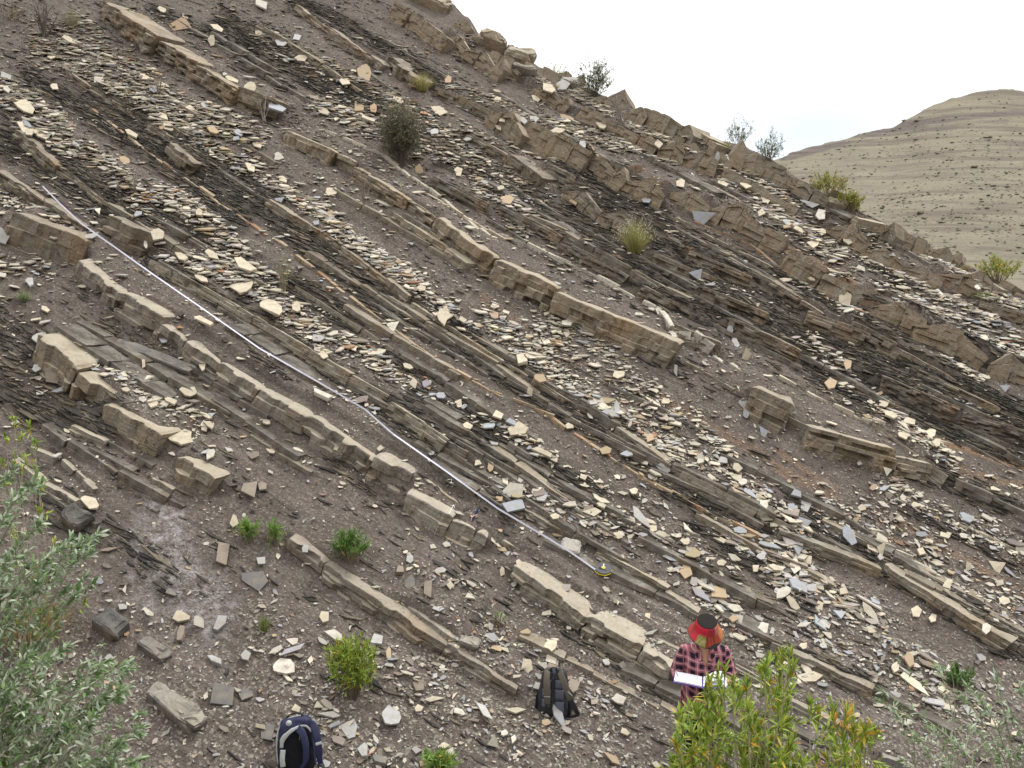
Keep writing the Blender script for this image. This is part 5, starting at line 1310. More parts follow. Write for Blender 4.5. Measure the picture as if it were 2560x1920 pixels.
shrub(1832, 462, 54, 74, "golden green bush on the skyline shoulder, lower one", 50, .09, .016, .25, [(.27, .31, .07), (.35, .36, .1), (.18, .22, .05)], per=12, seed=13)
shrub(2040, 538, 26, 40, "lone small golden shrub on the lower skyline", 16, .05, .009, .15, [(.33, .35, .08), (.28, .3, .07)], per=10, seed=14)
shrub(2156, 618, 66, 104, "round golden green shrub near the right margin", 60, .09, .017, .2, [(.27, .33, .06), (.33, .36, .1)], per=12, seed=15)
shrub(2206, 628, 56, 60, "golden shrub cut by the right margin", 40, .09, .017, .25, [(.27, .33, .06), (.36, .36, .1)], per=12, seed=16)
shrub(2122, 652, 22, 70, "low creeping green plant below the margin shrubs", 16, .04, .011, .02, [(.25, .34, .08)], per=9, seed=17)
tuft(2085, 590, 26, 30, "small brown tuft beside the margin shrubs", 120, ((.33, .26, .14), (.4, .32, .18)), seed=12, wd=.005)
tuft(1200, 205, 18, 30, "short straw tuft below the bright skyline sprig", 120, ((.45, .4, .2), (.38, .34, .16)), seed=13, wd=.004)
shrub(1240, 715, 12, 26, "tiny grey green plant above the central tan bed", 6, .03, .006, 0, [(.2, .25, .14)], per=7, seed=20)
shrub(950, 1668, 46, 84, "green leaf tips rising at the bottom edge", 22, .09, .014, .05, [(.2, .32, .06), (.16, .27, .05)], per=14, seed=18)

# foreground bushes: tips are where the photograph has them, feet on the near bank
def fore(tips, root_xy, kind, label, seed, dep=5.6, spread=.35, name='green_shrub', ln=.08, wd=.011, per=20, yel=.12, r=.006, extra=0, nleaf=26):
    rs = random.Random(seed); sp = Sprout()
    zg = float(ground_z(root_xy[0], root_xy[1])); R = Vector((root_xy[0], root_xy[1], zg))
    singles = []
    for tp in tips:
        x, y = tp[:2]; yl = tp[2] if len(tp) > 2 else yel
        for e in range(1 + extra):
            xx, yy = x + (rs.gauss(0, 14) if e else 0), y + (rs.gauss(0, 14) if e else 0)
            d = dep + rs.uniform(-.35, .35)
            a, b_, c = ray(xx, yy); tip = Vector((float(a), float(b_), float(c))) * (d / float(b_)) + Vector((0, 0, CAMZ)) - R
            b0 = Vector((rs.uniform(-spread, spread) + tip.x * .35, rs.uniform(-.2, .2), 0))
            b0.z = float(ground_z(R.x + b0.x, R.y + b0.y)) - zg - .04
            mid = (Vector((b0.x * .45 + tip.x * .55, b0.y * .5 + tip.y * .5, tip.z * .45)) if kind == 'green' else Vector((b0.x * .6 + tip.x * .4, b0.y * .5 + tip.y * .5, tip.z * .85 + .05))) + rv(rs, .09)
            path = [p + rv(rs, .006) for p in bez(b0, mid, tip, 9)]
            path[-1] = tip
            if kind == 'green':
                sp.tube(path, r, r * .4, jit((.42, .36, .27), rs), 5)
                dd = (path[-1] - path[-3]).normalized()
                whorl(sp, tip, dd, rs, int(per * 1.4), ln, wd * 1.5, yl)
                for k in range(3):
                    q0 = path[rs.choice([5, 6, 7])]; e_ = q0 + rv(rs, .07) + Vector((0, 0, .09))
                    sp.tube(bez(q0, (q0 + e_) / 2 + rv(rs, .01), e_, 4), r * .5, r * .3, jit((.42, .36, .27), rs), 4)
                    whorl(sp, e_, (e_ - q0).normalized(), rs, int(per * .9), ln * .95, wd * 1.5, yl)
            else:
                sp.tube(path, r, r * .3, jit((.30, .26, .21), rs), 5)
                dd_ = (path[-1] - path[-3]).normalized()
                for i in range(16): sp.leaf(tip - dd_ * rs.random() * .09, (dd_ * .7 + rv(rs, .45)).normalized(), Vector((0, 0, 1)) + rv(rs, .4), ln * rs.uniform(.7, 1.2), wd * rs.uniform(.8, 1.2), jit(rs.choice(SILV), rs), rs.uniform(0, .5))
                for i in range(nleaf):
                    f = .62 + .38 * (i / nleaf); j = min(7, int(f * 8)); p = path[j].lerp(path[j + 1], f * 8 - j)
                    dd = (path[j + 1] - path[j]).normalized()
                    for _ in range(2): sp.leaf(p, dd * .5 + rv(rs, .55), Vector((0, 0, 1)) + rv(rs, .4), ln * rs.uniform(.6, 1.1), wd * rs.uniform(.7, 1.1), jit(rs.choice(SILV), rs), rs.uniform(0, .5))
                for k in range(3):
                    j = rs.randint(3, 6); q0 = path[j]; e_ = q0 + rv(rs, .14) + Vector((0, 0, .05))
                    pth = bez(q0, (q0 + e_) / 2 + rv(rs, .02), e_, 5); sp.tube(pth, r * .45, r * .2, jit((.36, .32, .26), rs), 3)
                    if k:
                        for p in pth[2:]:
                            for _ in range(4): sp.leaf(p, (e_ - q0).normalized() * .5 + rv(rs, .5), Vector((0, 0, 1)) + rv(rs, .4), ln * rs.uniform(.5, 1), wd * rs.uniform(.7, 1.1), jit(rs.choice(SILV), rs), rs.uniform(0, .4))
    root = thing(name, label, 'bush', R)
    link('stem', np_mesh('stem', np.array(sp.tv), [np.array(sp.tf)], col=np.array(sp.tc)), M_STEM, root)
    # the 300 largest leaves are leaves of their own, the rest is one mass
    lv = np.array(sp.lv).reshape(-1, 6, 3); lc = np.array(sp.lc).reshape(-1, 6, 3)
    big = np.argsort(-np.linalg.norm(lv[:, 5] - lv[:, 0], axis=1))[:300]
    mask = np.zeros(len(lv), bool); mask[big] = True
    F3 = np.array([(0, 2, 1), (3, 4, 5)]); F4 = np.array([(1, 2, 4, 3)])
    for i in big:
        link('leaf', np_mesh('leaf', lv[i] - lv[i, 0], [F3, F4], col=lc[i]), M_LEAF, root).location = lv[i, 0]
    rest = lv[~mask]; rc = lc[~mask]
    if len(rest):
        o6 = (np.arange(len(rest)) * 6)[:, None, None]
        link('leaves', np_mesh('leaves', rest.reshape(-1, 3), [(o6 + F3).reshape(-1, 3), (o6 + F4).reshape(-1, 4)], col=rc.reshape(-1, 3)), M_LEAF, root)['kind'] = 'stuff'
    return root
zt_ = lambda lst: [(1474 + a / 3, 1106 + b / 3, *c) for a, b, *c in lst]
fore(zt_([(270, 1010), (230, 1040), (330, 1090), (380, 1130), (540, 990), (600, 930), (650, 900), (700, 920), (720, 990), (510, 1010), (640, 1010), (560, 960), (180, 1090), (150, 1160), (420, 1120), (560, 1080, .4), (690, 1060)]),
     (1.5, 5.35), 'green', "upper spray of the leafy bush in front of the person's shirt", 1, 5.7, .2, per=20, r=.008, ln=.09)
fore(zt_([(100, 1280), (50, 1260), (200, 1240), (260, 1180), (320, 1200), (60, 1420), (0, 1380), (-20, 1300), (120, 1500), (180, 1620), (60, 1560), (-40, 1500), (300, 1470), (430, 1280), (500, 1380), (620, 1200), (690, 1200), (630, 1360),
          (560, 1480), (700, 1520), (520, 1560), (640, 1600), (250, 1330), (160, 1380), (380, 1560), (-60, 1620), (20, 1640), (740, 1600)]),
     (1.35, 5.05), 'green', "dense green leafy bush hiding the person's legs", 2, 5.5, .4, per=26, r=.007, extra=0, ln=.10)
fore(zt_([(830, 1240, .2), (890, 1290, .3), (980, 1260), (1060, 1310, .8), (1100, 1300, .9), (1110, 1420, .3), (1040, 1480), (1160, 1450, .5), (1220, 1440), (1060, 1560), (1140, 1580), (940, 1600, .9), (860, 1600, .5), (1250, 1410), (1100, 1640), (1010, 1640), (1180, 1400, .6)]),
     (2.2, 5.1), 'green', "leafy bush with yellow and orange leaves at the bottom edge", 3, 5.5, .25, per=22, r=.006, ln=.095)
fore([(30, 1010), (50, 1060), (90, 1040), (20, 1120), (80, 1130), (160, 1160), (200, 1190), (190, 1240), (110, 1210), (35, 1200), (215, 1150), (130, 1180), (60, 1190), (170, 1210), (20, 1250), (90, 1250), (150, 1270)],
     (-4.3, 5.0), 'silver', "upper half of the silvery leaved bush at the picture's edge", 4, 5.6, .3, 'silvery_bush', .068, .019, r=.007, extra=1)
fore([(280, 1440), (270, 1500), (310, 1570), (235, 1425), (150, 1390), (60, 1400), (30, 1480), (120, 1480), (200, 1550), (260, 1610), (80, 1560), (20, 1600), (180, 1640), (100, 1640), (230, 1500), (0, 1440), (200, 1470), (140, 1560), (300, 1640), (50, 1520), (10, 1360), (110, 1420), (240, 1650)],
     (-4.0, 4.6), 'silver', "spreading silvery leaved bush in the lower corner", 5, 5.3, .5, 'silvery_bush', .068, .019, r=.007, extra=2)
fore([(30, 905), (62, 915), (75, 955), (45, 935), (12, 940), (30, 985), (5, 1000), (55, 985), (90, 1040), (20, 1030), (75, 1000)],
     (-3.1, 5.6), 'green', "leafy green sprays at the picture's edge beside the small grey blocks", 6, 5.9, .2, per=12, r=.004, ln=.06, wd=.009)
fore([(30, 1600), (10, 1640), (60, 1650), (-10, 1560), (40, 1560)], (-2.9, 4.9), 'green', "dark green growth beneath the silvery bush in the corner", 7, 5.2, .2, per=24, r=.005, ln=.06, wd=.009, yel=0)
fore([(1900, 1490), (1930, 1530), (2030, 1440), (2070, 1500), (2150, 1460), (2180, 1540), (2000, 1560), (2100, 1570), (2130, 1610), (1990, 1610), (2200, 1620), (1950, 1640), (2060, 1600), (2160, 1640), (2090, 1480), (2120, 1520), (2200, 1480), (1890, 1510), (1970, 1590), (2040, 1640)],
     (3.6, 5.0), 'silver', "sparse silvery bush with grey bare stems at the bottom right", 8, 5.5, .4, 'silvery_bush', .058, .014, r=.008, extra=0, nleaf=18)

# ------------------------------------------------------------------ closed forms merged into one skin
class Form:
    def __init__(s): s.bm = bmesh.new()
    def loft(s, rings, cap=True):
        """rings: list of lists of Vectors, same length"""
        R = [[s.bm.verts.new(p) for p in r] for r in rings]
        n = len(R[0])
        for a, b_ in zip(R[:-1], R[1:]):
            for j in range(n): s.bm.faces.new((a[j], a[(j + 1) % n], b_[(j + 1) % n], b_[j]))
        if cap:
            s.bm.faces.new(R[0][::-1]); s.bm.faces.new(R[-1])
    def limb(s, pts, rad, n=12, flat=1.0, up=None):
        pts = [Vector(p) for p in pts]
        rings = []
        d0 = (pts[1] - pts[0]).normalized(); d1 = (pts[-1] - pts[-2]).normalized()
        P = [pts[0] - d0 * rad[0] * .8, pts[0] - d0 * rad[0] * .5] + pts + [pts[-1] + d1 * rad[-1] * .5, pts[-1] + d1 * rad[-1] * .8]
        Rr = [rad[0] * .35, rad[0] * .85] + list(rad) + [rad[-1] * .85, rad[-1] * .35]
        ref = Vector(up) if up else None
        for i, p in enumerate(P):
            d = (P[min(i + 1, len(P) - 1)] - P[max(i - 1, 0)]).normalized()
            a = (ref - d * ref.dot(d)).normalized() if ref else d.orthogonal().normalized()
            b_ = d.cross(a)
            rings.append([p + (a * math.cos(t) * flat + b_ * math.sin(t)) * Rr[i] for t in [2 * math.pi * j / n for j in range(n)]])
        s.loft(rings)
    def ell(s, c, r, rot=None, n=16):
        c = Vector(c); rings = []
        for i in range(1, n):
            th = math.pi * i / n
            rings.append([Vector((r[0] * math.sin(th) * math.cos(p), r[1] * math.sin(th) * math.sin(p), r[2] * math.cos(th))) for p in [2 * math.pi * j / n for j in range(n)]])
        if rot: rings = [[Euler(rot).to_matrix() @ p for p in r_] for r_ in rings]
        s.loft([[p + c for p in r_] for r_ in rings])
    def rings_z(s, prof, n=24):
        """prof: (cx, cy, z, rx, ry, power)"""
        rings = []
        for cx, cy, z, rx, ry, pw in prof:
            r_ = []
            for j in range(n):
                t = 2 * math.pi * j / n; c_, s_ = math.cos(t), math.sin(t)
                r_.append(Vector((cx + rx * math.copysign(abs(c_) ** pw, c_), cy + ry * math.copysign(abs(s_) ** pw, s_), z)))
            rings.append(r_)
        s.loft(rings)
    def mesh(s, name, voxel=.01, smooth=2, noise_=0., colf=None, sm=True):
        bmesh.ops.recalc_face_normals(s.bm, faces=s.bm.faces)
        me = bpy.data.meshes.new(name); s.bm.to_mesh(me); s.bm.free()
        if voxel:
            o = bpy.data.objects.new('tmp', me); COL.objects.link(o)
            md = o.modifiers.new('r', 'REMESH'); md.mode = 'VOXEL'; md.voxel_size = voxel
            if smooth:
                m2 = o.modifiers.new('s', 'SMOOTH'); m2.iterations = smooth; m2.factor = .5
            dg = bpy.context.evaluated_depsgraph_get(); dg.update()
            me2 = bpy.data.meshes.new_from_object(o.evaluated_get(dg)); me2.name = name
            bpy.data.objects.remove(o); bpy.data.meshes.remove(me); me = me2
        n = len(me.vertices); co = np.zeros(n * 3, np.float32); me.vertices.foreach_get('co', co); co = co.reshape(-1, 3)
        if noise_:
            no = np.zeros(n * 3, np.float32); me.vertices.foreach_get('normal', no); no = no.reshape(-1, 3)
            d = (fbm(co[:, 0] * 14 + co[:, 2] * 9, co[:, 1] * 12 + co[:, 2] * 5, 3, 3) - .5) * noise_
            co = co + no * d[:, None]; me.vertices.foreach_set('co', co.astype(np.float32).ravel())
        if colf is not None:
            c = np.ones((n, 4), np.float32); c[:, :3] = colf(co)
            a = me.color_attributes.new('Col', 'FLOAT_COLOR', 'POINT'); a.data.foreach_set('color', c.ravel())
        me.polygons.foreach_set('use_smooth', np.full(len(me.polygons), sm, bool))
        me.update(); return me

M_SKIN = mat_flat('skin', (.50, .27, .18), .5, .4)
M_CLOTH = mat_col('dyed_cloth', .85, .2, 90, .25)
M_BLACKCL = mat_flat('black_cloth', (.022, .022, .026), .85, .2, 30, .5, .004)
M_PAPER = mat_flat('paper', (.82, .82, .86), .7, .2)

# plaid
M_PLAID, t, b = mat_new('plaid_cloth', .88, .15)
oc = attr(t, 'weave', True)
sp_ = t.nodes.new('ShaderNodeSeparateColor'); t.links.new(oc, sp_.inputs[0])
def band(v, w, off):
    f = mathn(t, 'FRACT', mathn(t, 'ADD', mathn(t, 'DIVIDE', v, w), off)); return f
def stripe(v, w, off, a_, b__):
    f = band(v, w, off); return mathn(t, 'MULTIPLY', mathn(t, 'GREATER_THAN', f, a_), mathn(t, 'LESS_THAN', f, b__))
PX = .074
vx, vz = sp_.outputs[0], sp_.outputs[1]
c = mixc(t, stripe(vx, PX, 0, .0, .5), (.085, .03, .05), (.47, .16, .20))
c2 = mixc(t, stripe(vz, PX, 0, .0, .5), (.085, .03, .05), (.47, .16, .20))
c = mixc(t, .5, c, c2)
dk = mathn(t, 'MULTIPLY', stripe(vx, PX, 0, .48, 1.0), stripe(vz, PX, 0, .48, 1.0))
c = mixc(t, mathn(t, 'MULTIPLY', dk, .97), c, (.018, .016, .03))
ln = mathn(t, 'MAXIMUM', stripe(vx, PX, .0, .22, .29), stripe(vz, PX, .0, .22, .29))
c = mixc(t, mathn(t, 'MULTIPLY', ln, .75), c, (.62, .50, .44))
wv = noise(t, objco(t), 200, 2).outputs['Fac']
c = mixc(t, rng(t, wv, .4, .7, 0, .25), c, (.05, .03, .04))
t.links.new(c, b.inputs['Base Color'])

# ------------------------------------------------------------------ the person
FOOT = raycast([1512], [1700], ground_z)[0]
PER = thing('person', "person in a plaid shirt and red patchwork hat, head bent over a notebook", 'person', tuple(FOOT))
SCL = 1.0
PER.rotation_euler = (0, 0, math.radians(-6))
def V3(*a): return Vector(a)
f = Form()
# trunk, neck, head
f.rings_z([(0, .02, .84, .15, .10, .9), (0, .02, .95, .165, .11, .9), (0, .01, 1.08, .135, .095, .9), (0, 0, 1.2, .15, .10, .9), (0, 0, 1.32, .155, .09, .9), (0, .005, 1.39, .10, .07, 1)], 20)
f.limb([(0, .01, 1.34), (0, -.035, 1.42), (0, -.07, 1.48)], [.062, .055, .055])
f.ell((0, -.105, 1.555), (.073, .095, .108), (.55, 0, 0))
f.ell((0, -.155, 1.49), (.045, .05, .05))
f.limb([(0, -.185, 1.555), (0, -.207, 1.515)], [.010, .016], 8)                       # nose
for sx in (-1, 1):
    f.ell((sx * .073, -.09, 1.535), (.012, .025, .032))                               # ears
    # arms: shoulder, elbow, wrist
    if sx < 0: sh, el, wr = V3(-.165, 0, 1.34), V3(-.245, -.015, 1.12), V3(-.225, -.225, 1.165)
    else: sh, el, wr = V3(.165, 0, 1.34), V3(.25, -.01, 1.12), V3(.17, -.235, 1.15)
    f.limb([sh, sh.lerp(el, .5), el, el.lerp(wr, .5), wr], [.05, .044, .038, .034, .026])
    # palm and fingers closing round the notebook's edge
    dr = V3(.2 * -sx, -1, .1).normalized() if sx < 0 else V3(-.6, -.8, .05).normalized()
    inn = V3(-sx, 0, 0)
    palm = wr + dr * .045
    f.limb([wr, palm, wr + dr * .085], [.024, .034, .034], 10, .5, (0, 0, 1))
    lens = [.062, .072, .068, .052]
    side = dr.cross(V3(0, 0, 1)).normalized()
    for k in range(4):
        b0 = wr + dr * .088 + side * (k - 1.5) * .019
        b1 = b0 + dr * lens[k] * .42 + V3(0, 0, -.004); b2 = b1 + (dr * .55 + inn * .35 + V3(0, 0, .55)) * lens[k] * .33; b3 = b2 + (inn * .6 + V3(0, 0, .5)) * lens[k] * .25
        f.limb([b0, b1, b2, b3], [.0095, .009, .0085, .0075], 8)
    th0 = wr + dr * .03 + side * (-.028 if sx > 0 else .028)
    f.limb([th0, th0 + dr * .03 + V3(0, 0, .02), th0 + dr * .055 + inn * .012 + V3(0, 0, .026)], [.013, .011, .009], 8)
# legs and feet
for sx in (-1, 1):
    f.limb([(sx * .085, .02, .86), (sx * .09, .01, .50), (sx * .095, .03, .09)], [.082, .058, .04])
    f.limb([(sx * .095, .05, .045), (sx * .10, -.10, .035)], [.04, .034], 10, .8, (0, 0, 1))
body = f.mesh('body', .0085, 2)
link('body', body, M_SKIN, PER)
# trousers and boots
f = Form()
f.rings_z([(0, .02, .80, .165, .12, .9), (0, .02, .90, .172, .125, .9), (0, .02, .99, .16, .12, .9)], 20)
for sx in (-1, 1):
    f.limb([(sx * .085, .02, .85), (sx * .088, .012, .66), (sx * .09, .01, .48), (sx * .095, .03, .3), (sx * .097, .03, .11)], [.095, .085, .07, .062, .058], 14)
link('trousers', f.mesh('trousers', .012, 2, .02), M_BLACKCL, PER)
for sx in (-1, 1):
    f = Form(); f.limb([(sx * .097, .055, .07), (sx * .097, .04, .12)], [.055, .052]); f.limb([(sx * .097, .06, .045), (sx * .10, -.03, .045), (sx * .105, -.12, .04)], [.05, .05, .044], 12, .85, (0, 0, 1))
    link('boot', f.mesh('boot', .009, 2), mat_flat('boot_leather', (.09, .06, .04), .7, .3, 20, .4), PER)
# shirt: trunk, sleeves, collar
f = Form()
f.rings_z([(0, .02, .74, .205, .155, .85), (0, .02, .82, .2, .15, .85), (0, .02, .92, .192, .142, .85), (0, .015, 1.05, .172, .128, .85), (0, .01, 1.18, .182, .128, .85), (0, .005, 1.29, .192, .122, .85), (0, .005, 1.35, .175, .105, .9), (0, .005, 1.395, .12, .08, 1), (0, -.005, 1.415, .085, .07, 1)], 28)
arms = {}
for sx in (-1, 1):
    if sx < 0: sh, el, wr = V3(-.165, 0, 1.335), V3(-.25, -.01, 1.12), V3(-.232, -.165, 1.155)
    else: sh, el, wr = V3(.165, 0, 1.335), V3(.255, -.005, 1.12), V3(.19, -.17, 1.14)
    arms[sx] = (sh, el, wr)
    f.limb([sh, sh.lerp(el, .5), el, el.lerp(wr, .5), wr], [.072, .066, .062, .056, .05], 14)
def carve(bm):  # open neck
    pass
me = f.mesh('shirt', .009, 2, .022)
# opening at the throat: drop the faces inside a narrow V
co = np.zeros(len(me.vertices) * 3, np.float32); me.vertices.foreach_get('co', co); co = co.reshape(-1, 3)
bm = bmesh.new(); bm.from_mesh(me)
kill = [fc for fc in bm.faces if (lambda c_: (c_.y < .0 and c_.z > 1.235 and abs(c_.x - .005) < (c_.z - 1.235) * .38 + .004) or (c_.z > 1.40 and (c_.x ** 2 / .0042 + (c_.y) ** 2 / .0036) < 1))(fc.calc_center_median())]
bmesh.ops.delete(bm, geom=kill, context='FACES'); bm.to_mesh(me); bm.free()
n = len(me.vertices); co = np.zeros(n * 3, np.float32); me.vertices.foreach_get('co', co); co = co.reshape(-1, 3)
wx = np.zeros((n, 4), np.float32); wx[:, 3] = 1
wx[:, 0] = co[:, 0] + np.where(np.abs(co[:, 0]) < .3, 0, 0) + co[:, 1] * .25 + 3; wx[:, 1] = co[:, 2] - co[:, 1] * .35 + co[:, 0] * .12 + 1
for sx in (-1, 1):
    sh, el, wr = arms[sx]
    s_ = (co[:, 0] * sx > .185) | ((co[:, 0] * sx > .13) & (co[:, 1] < -.125))
    p = co[s_]; dE = np.array(el)
    u1 = (p - np.array(sh)) @ np.array((el - sh).normalized()); u2 = (el - sh).length + (p - dE) @ np.array((wr - el).normalized())
    lower = (p - dE) @ np.array((wr - el).normalized()) > 0
    wx[s_, 1] = np.where(lower, u2, u1) + 1
    wx[s_, 0] = np.where(lower, p[:, 2] - .0, p[:, 0] + p[:, 1] * .6) + 3
a = me.color_attributes.new('weave', 'FLOAT_COLOR', 'POINT'); a.data.foreach_set('color', wx.ravel())
shirt = link('shirt', me, M_PLAID, PER)
def with_weave(me):
    n = len(me.vertices); co = np.zeros(n * 3, np.float32); me.vertices.foreach_get('co', co); co = co.reshape(-1, 3)
    w_ = np.ones((n, 4), np.float32); w_[:, 0] = co[:, 0] + 3.02; w_[:, 1] = co[:, 2] + 1.01
    a = me.color_attributes.new('weave', 'FLOAT_COLOR', 'POINT'); a.data.foreach_set('color', w_.ravel()); return me
for sx in (-1, 1):   # collar wings
    f = Form()
    f.loft([[V3(sx * x, y, z) for x, y, z in r_] for r_ in (
        [(.06, .06, 1.425), (.075, .06, 1.40), (.082, .062, 1.40), (.067, .062, 1.43)], [(.068, 0, 1.425), (.088, .0, 1.395), (.094, -.004, 1.398), (.072, -.004, 1.432)],
        [(.05, -.07, 1.385), (.085, -.09, 1.335), (.088, -.098, 1.34), (.054, -.08, 1.392)], [(.02, -.10, 1.32), (.05, -.118, 1.28), (.052, -.124, 1.285), (.022, -.108, 1.325)])])
    link('collar', with_weave(f.mesh('collar', 0)), M_PLAID, PER)
f = Form()
f.loft([[V3(.012 + dx_, y, z) for dx_, y in ((-.012, 0), (.012, 0), (.012, -.007), (-.012, -.007))] for y, z in ((-.118, 1.24), (-.122, 1.15), (-.118, 1.05), (-.128, .92), (-.137, .76))])
link('button_placket', with_weave(f.mesh('button_placket', 0)), M_PLAID, PER)
# chest pocket flap
f = Form()
f.loft([[V3(.05, -.119, 1.225), V3(.13, -.100, 1.225), V3(.13, -.108, 1.225), V3(.05, -.127, 1.225)], [V3(.05, -.118, 1.185), V3(.13, -.102, 1.185), V3(.13, -.108, 1.185), V3(.05, -.126, 1.185)]])
link('chest_pocket', with_weave(f.mesh('chest_pocket', 0)), M_PLAID, PER)
# face: eyes, mouth (mostly under the brim), hair
for sx in (-1, 1):
    f = Form(); f.ell((sx * .032, -.186, 1.565), (.013, .009, .009)); link('eye', f.mesh('eye', 0), mat_flat('eye_white', (.6, .58, .55), .3, .5), PER)
    f = Form(); f.limb([(sx * .018, -.193, 1.585), (sx * .05, -.183, 1.588)], [.004, .003], 6); link('eyebrow', f.mesh('eyebrow', 0), mat_flat('dark_hair', (.03, .02, .015), .6, .3), PER)
f = Form(); f.limb([(-.022, -.195, 1.487), (0, -.2, 1.485), (.022, -.195, 1.487)], [.004, .006, .004], 8); link('mouth', f.mesh('mouth', 0), mat_flat('lips', (.42, .16, .13), .5, .4), PER)
f = Form(); f.ell((0, -.075, 1.575), (.085, .10, .11), (.3, 0, 0)); f.ell((0, .03, 1.49), (.06, .05, .07)); link('hair', f.mesh('hair', .01, 1, .02), mat_flat('dark_hair', (.03, .02, .015), .6, .3, 60, .4, .004), PER)
# hat
hat = bpy.data.objects.new('hat', None); COL.objects.link(hat); hat.parent = PER
hat.location = (0, -.098, 1.575); hat.rotation_euler = (.42, 0, .05); hat['label'] = "flared patchwork hat in reds with a black top"
prof = [(.158, -.05), (.152, -.042), (.130, 0), (.112, .035), (.105, .07), (.097, .12), (.090, .155)]
NS = 60; co = []; cl = []
def hatcol(j, i):
    a = j / NS * 360                              # 270 is the front (-Y)
    fr = (a - 270 + 180) % 360 - 180              # -180..180, 0 = front, negative = wearer's right (viewer's left)
    if i <= 3:
        if -75 < fr < -42: return (.62, .05, .075)
        if -42 <= fr < -8: return ((.24, .26, .07) if int(fr // 6 + i) % 2 else (.42, .38, .16))
        if -8 <= fr < 55: return ((.42, .075, .035) if int(fr // 5) % 2 else (.25, .045, .03))
        if 55 <= fr < 110: return (.45, .17, .06)
        return (.38, .06, .05)
    if -75 < fr < -5: return (.58, .03, .055)
    if -5 <= fr < 40: return (.36, .035, .045)
    if 40 <= fr < 52: return (.42, .2, .3)
    if 52 <= fr < 110: return (.45, .18, .075)
    return (.45, .05, .05)
for i, (r_, z_) in enumerate(prof):
    z_ *= .78
    for j in range(NS):
        th = 2 * math.pi * j / NS; wob = 1 + .02 * math.sin(3 * th + i) * (1 - i / 7)
        co.append((r_ * wob * math.cos(th), r_ * wob * 1.05 * math.sin(th), z_ + (.012 * math.sin(2 * th + 1) if i < 2 else 0))); cl.append(hatcol(j, i) if i else (.10, .09, .12))
for i, (r_, z_) in reversed(list(enumerate(prof))):   # inner side
    z_ *= .78
    for j in range(NS):
        th = 2 * math.pi * j / NS
        co.append(((r_ - .004) * math.cos(th), (r_ - .004) * 1.05 * math.sin(th), z_ - .003)); cl.append((.05, .04, .04))
nr_ = 2 * len(prof); ix = np.arange(NS * nr_).reshape(nr_, NS); nx = np.roll(ix, -1, 1)
q = np.stack([ix[:-1], nx[:-1], nx[1:], ix[1:]], -1).reshape(-1, 4)
q = np.concatenate([q, np.stack([ix[-1], nx[-1], nx[0], ix[0]], -1)])
link('brim_and_sides', np_mesh('brim_and_sides', np.array(co), [q], col=np.array(cl), smooth=True), M_CLOTH, hat)
f = Form(); f.rings_z([(0, 0, .114, .091, .095, 1), (0, 0, .123, .090, .094, 1), (0, 0, .126, .083, .087, 1), (0, 0, .121, .03, .032, 1)], 32)
link('hat_top', f.mesh('hat_top', 0), mat_flat('black_felt', (.03, .026, .024), .9, .1, 60, .4, .003), hat)

# notebook held open, and a pen
nb_ = thing('notebook', "open white notebook with purple edges held in the person's hands", 'notebook', FOOT)
M_ = PER.matrix_basis if False else Matrix.Translation(Vector(FOOT)) @ Euler((0, 0, math.radians(-6))).to_matrix().to_4x4()
nb_.matrix_world = M_ @ Matrix.Translation((-.045, -.325, 1.195)) @ Euler((math.radians(-9), math.radians(4), math.radians(-8))).to_matrix().to_4x4() @ Matrix.Scale(1.22, 4)
def page(x0, x1, curl, z0, thick, name, mat, d=.11, n=10):
    co = []
    for i in range(n):
        u = i / (n - 1); x = x0 + (x1 - x0) * u; z = z0 + curl * math.sin(u * math.pi) * .5 + curl * .8 * u * u
        for y in (-d, d): co += [(x, y, z), (x, y, z - thick)]
    k = np.arange(n - 1)[:, None] * 4
    F_ = np.concatenate([k + np.array([0, 4, 6, 2]), k + np.array([1, 3, 7, 5]), k + np.array([0, 1, 5, 4]), k + np.array([2, 6, 7, 3])])
    F_ = np.concatenate([F_, [[0, 2, 3, 1], [4 * n - 4, 4 * n - 3, 4 * n - 1, 4 * n - 2]]])
    return link(name, np_mesh(name, co, [F_], smooth=False), mat, nb_)
page(-.005, -.20, .006, .006, .010, 'pages', M_PAPER); page(.005, .17, .03, .008, .008, 'pages', M_PAPER)
page(.02, .15, .07, .012, .002, 'turned_page', M_PAPER)
page(0, -.205, .004, -.006, .006, 'cover', mat_flat('purple_cover', (.16, .08, .42), .5, .4), .114); page(0, .175, .02, -.004, .006, 'cover', bpy.data.materials['purple_cover'], .114)
pen = thing('pen', "thin grey pen sticking up from the person's hand", 'pen')
f = Form(); f.limb([(0, 0, 0), (0, 0, .14)], [.004, .004], 8); link('barrel', f.mesh('barrel', 0), mat_flat('pen_grey', (.35, .37, .4), .4, .5), pen)
f = Form(); f.limb([(0, 0, .10), (0, 0, .142)], [.0055, .0052], 8); link('pen_cap', f.mesh('pen_cap', 0), mat_flat('pen_cap', (.1, .1, .12), .4, .5), pen)
pen.matrix_world = M_ @ Matrix.Translation((-.245, -.29, 1.20)) @ Euler((.2, -.45, 0)).to_matrix().to_4x4()

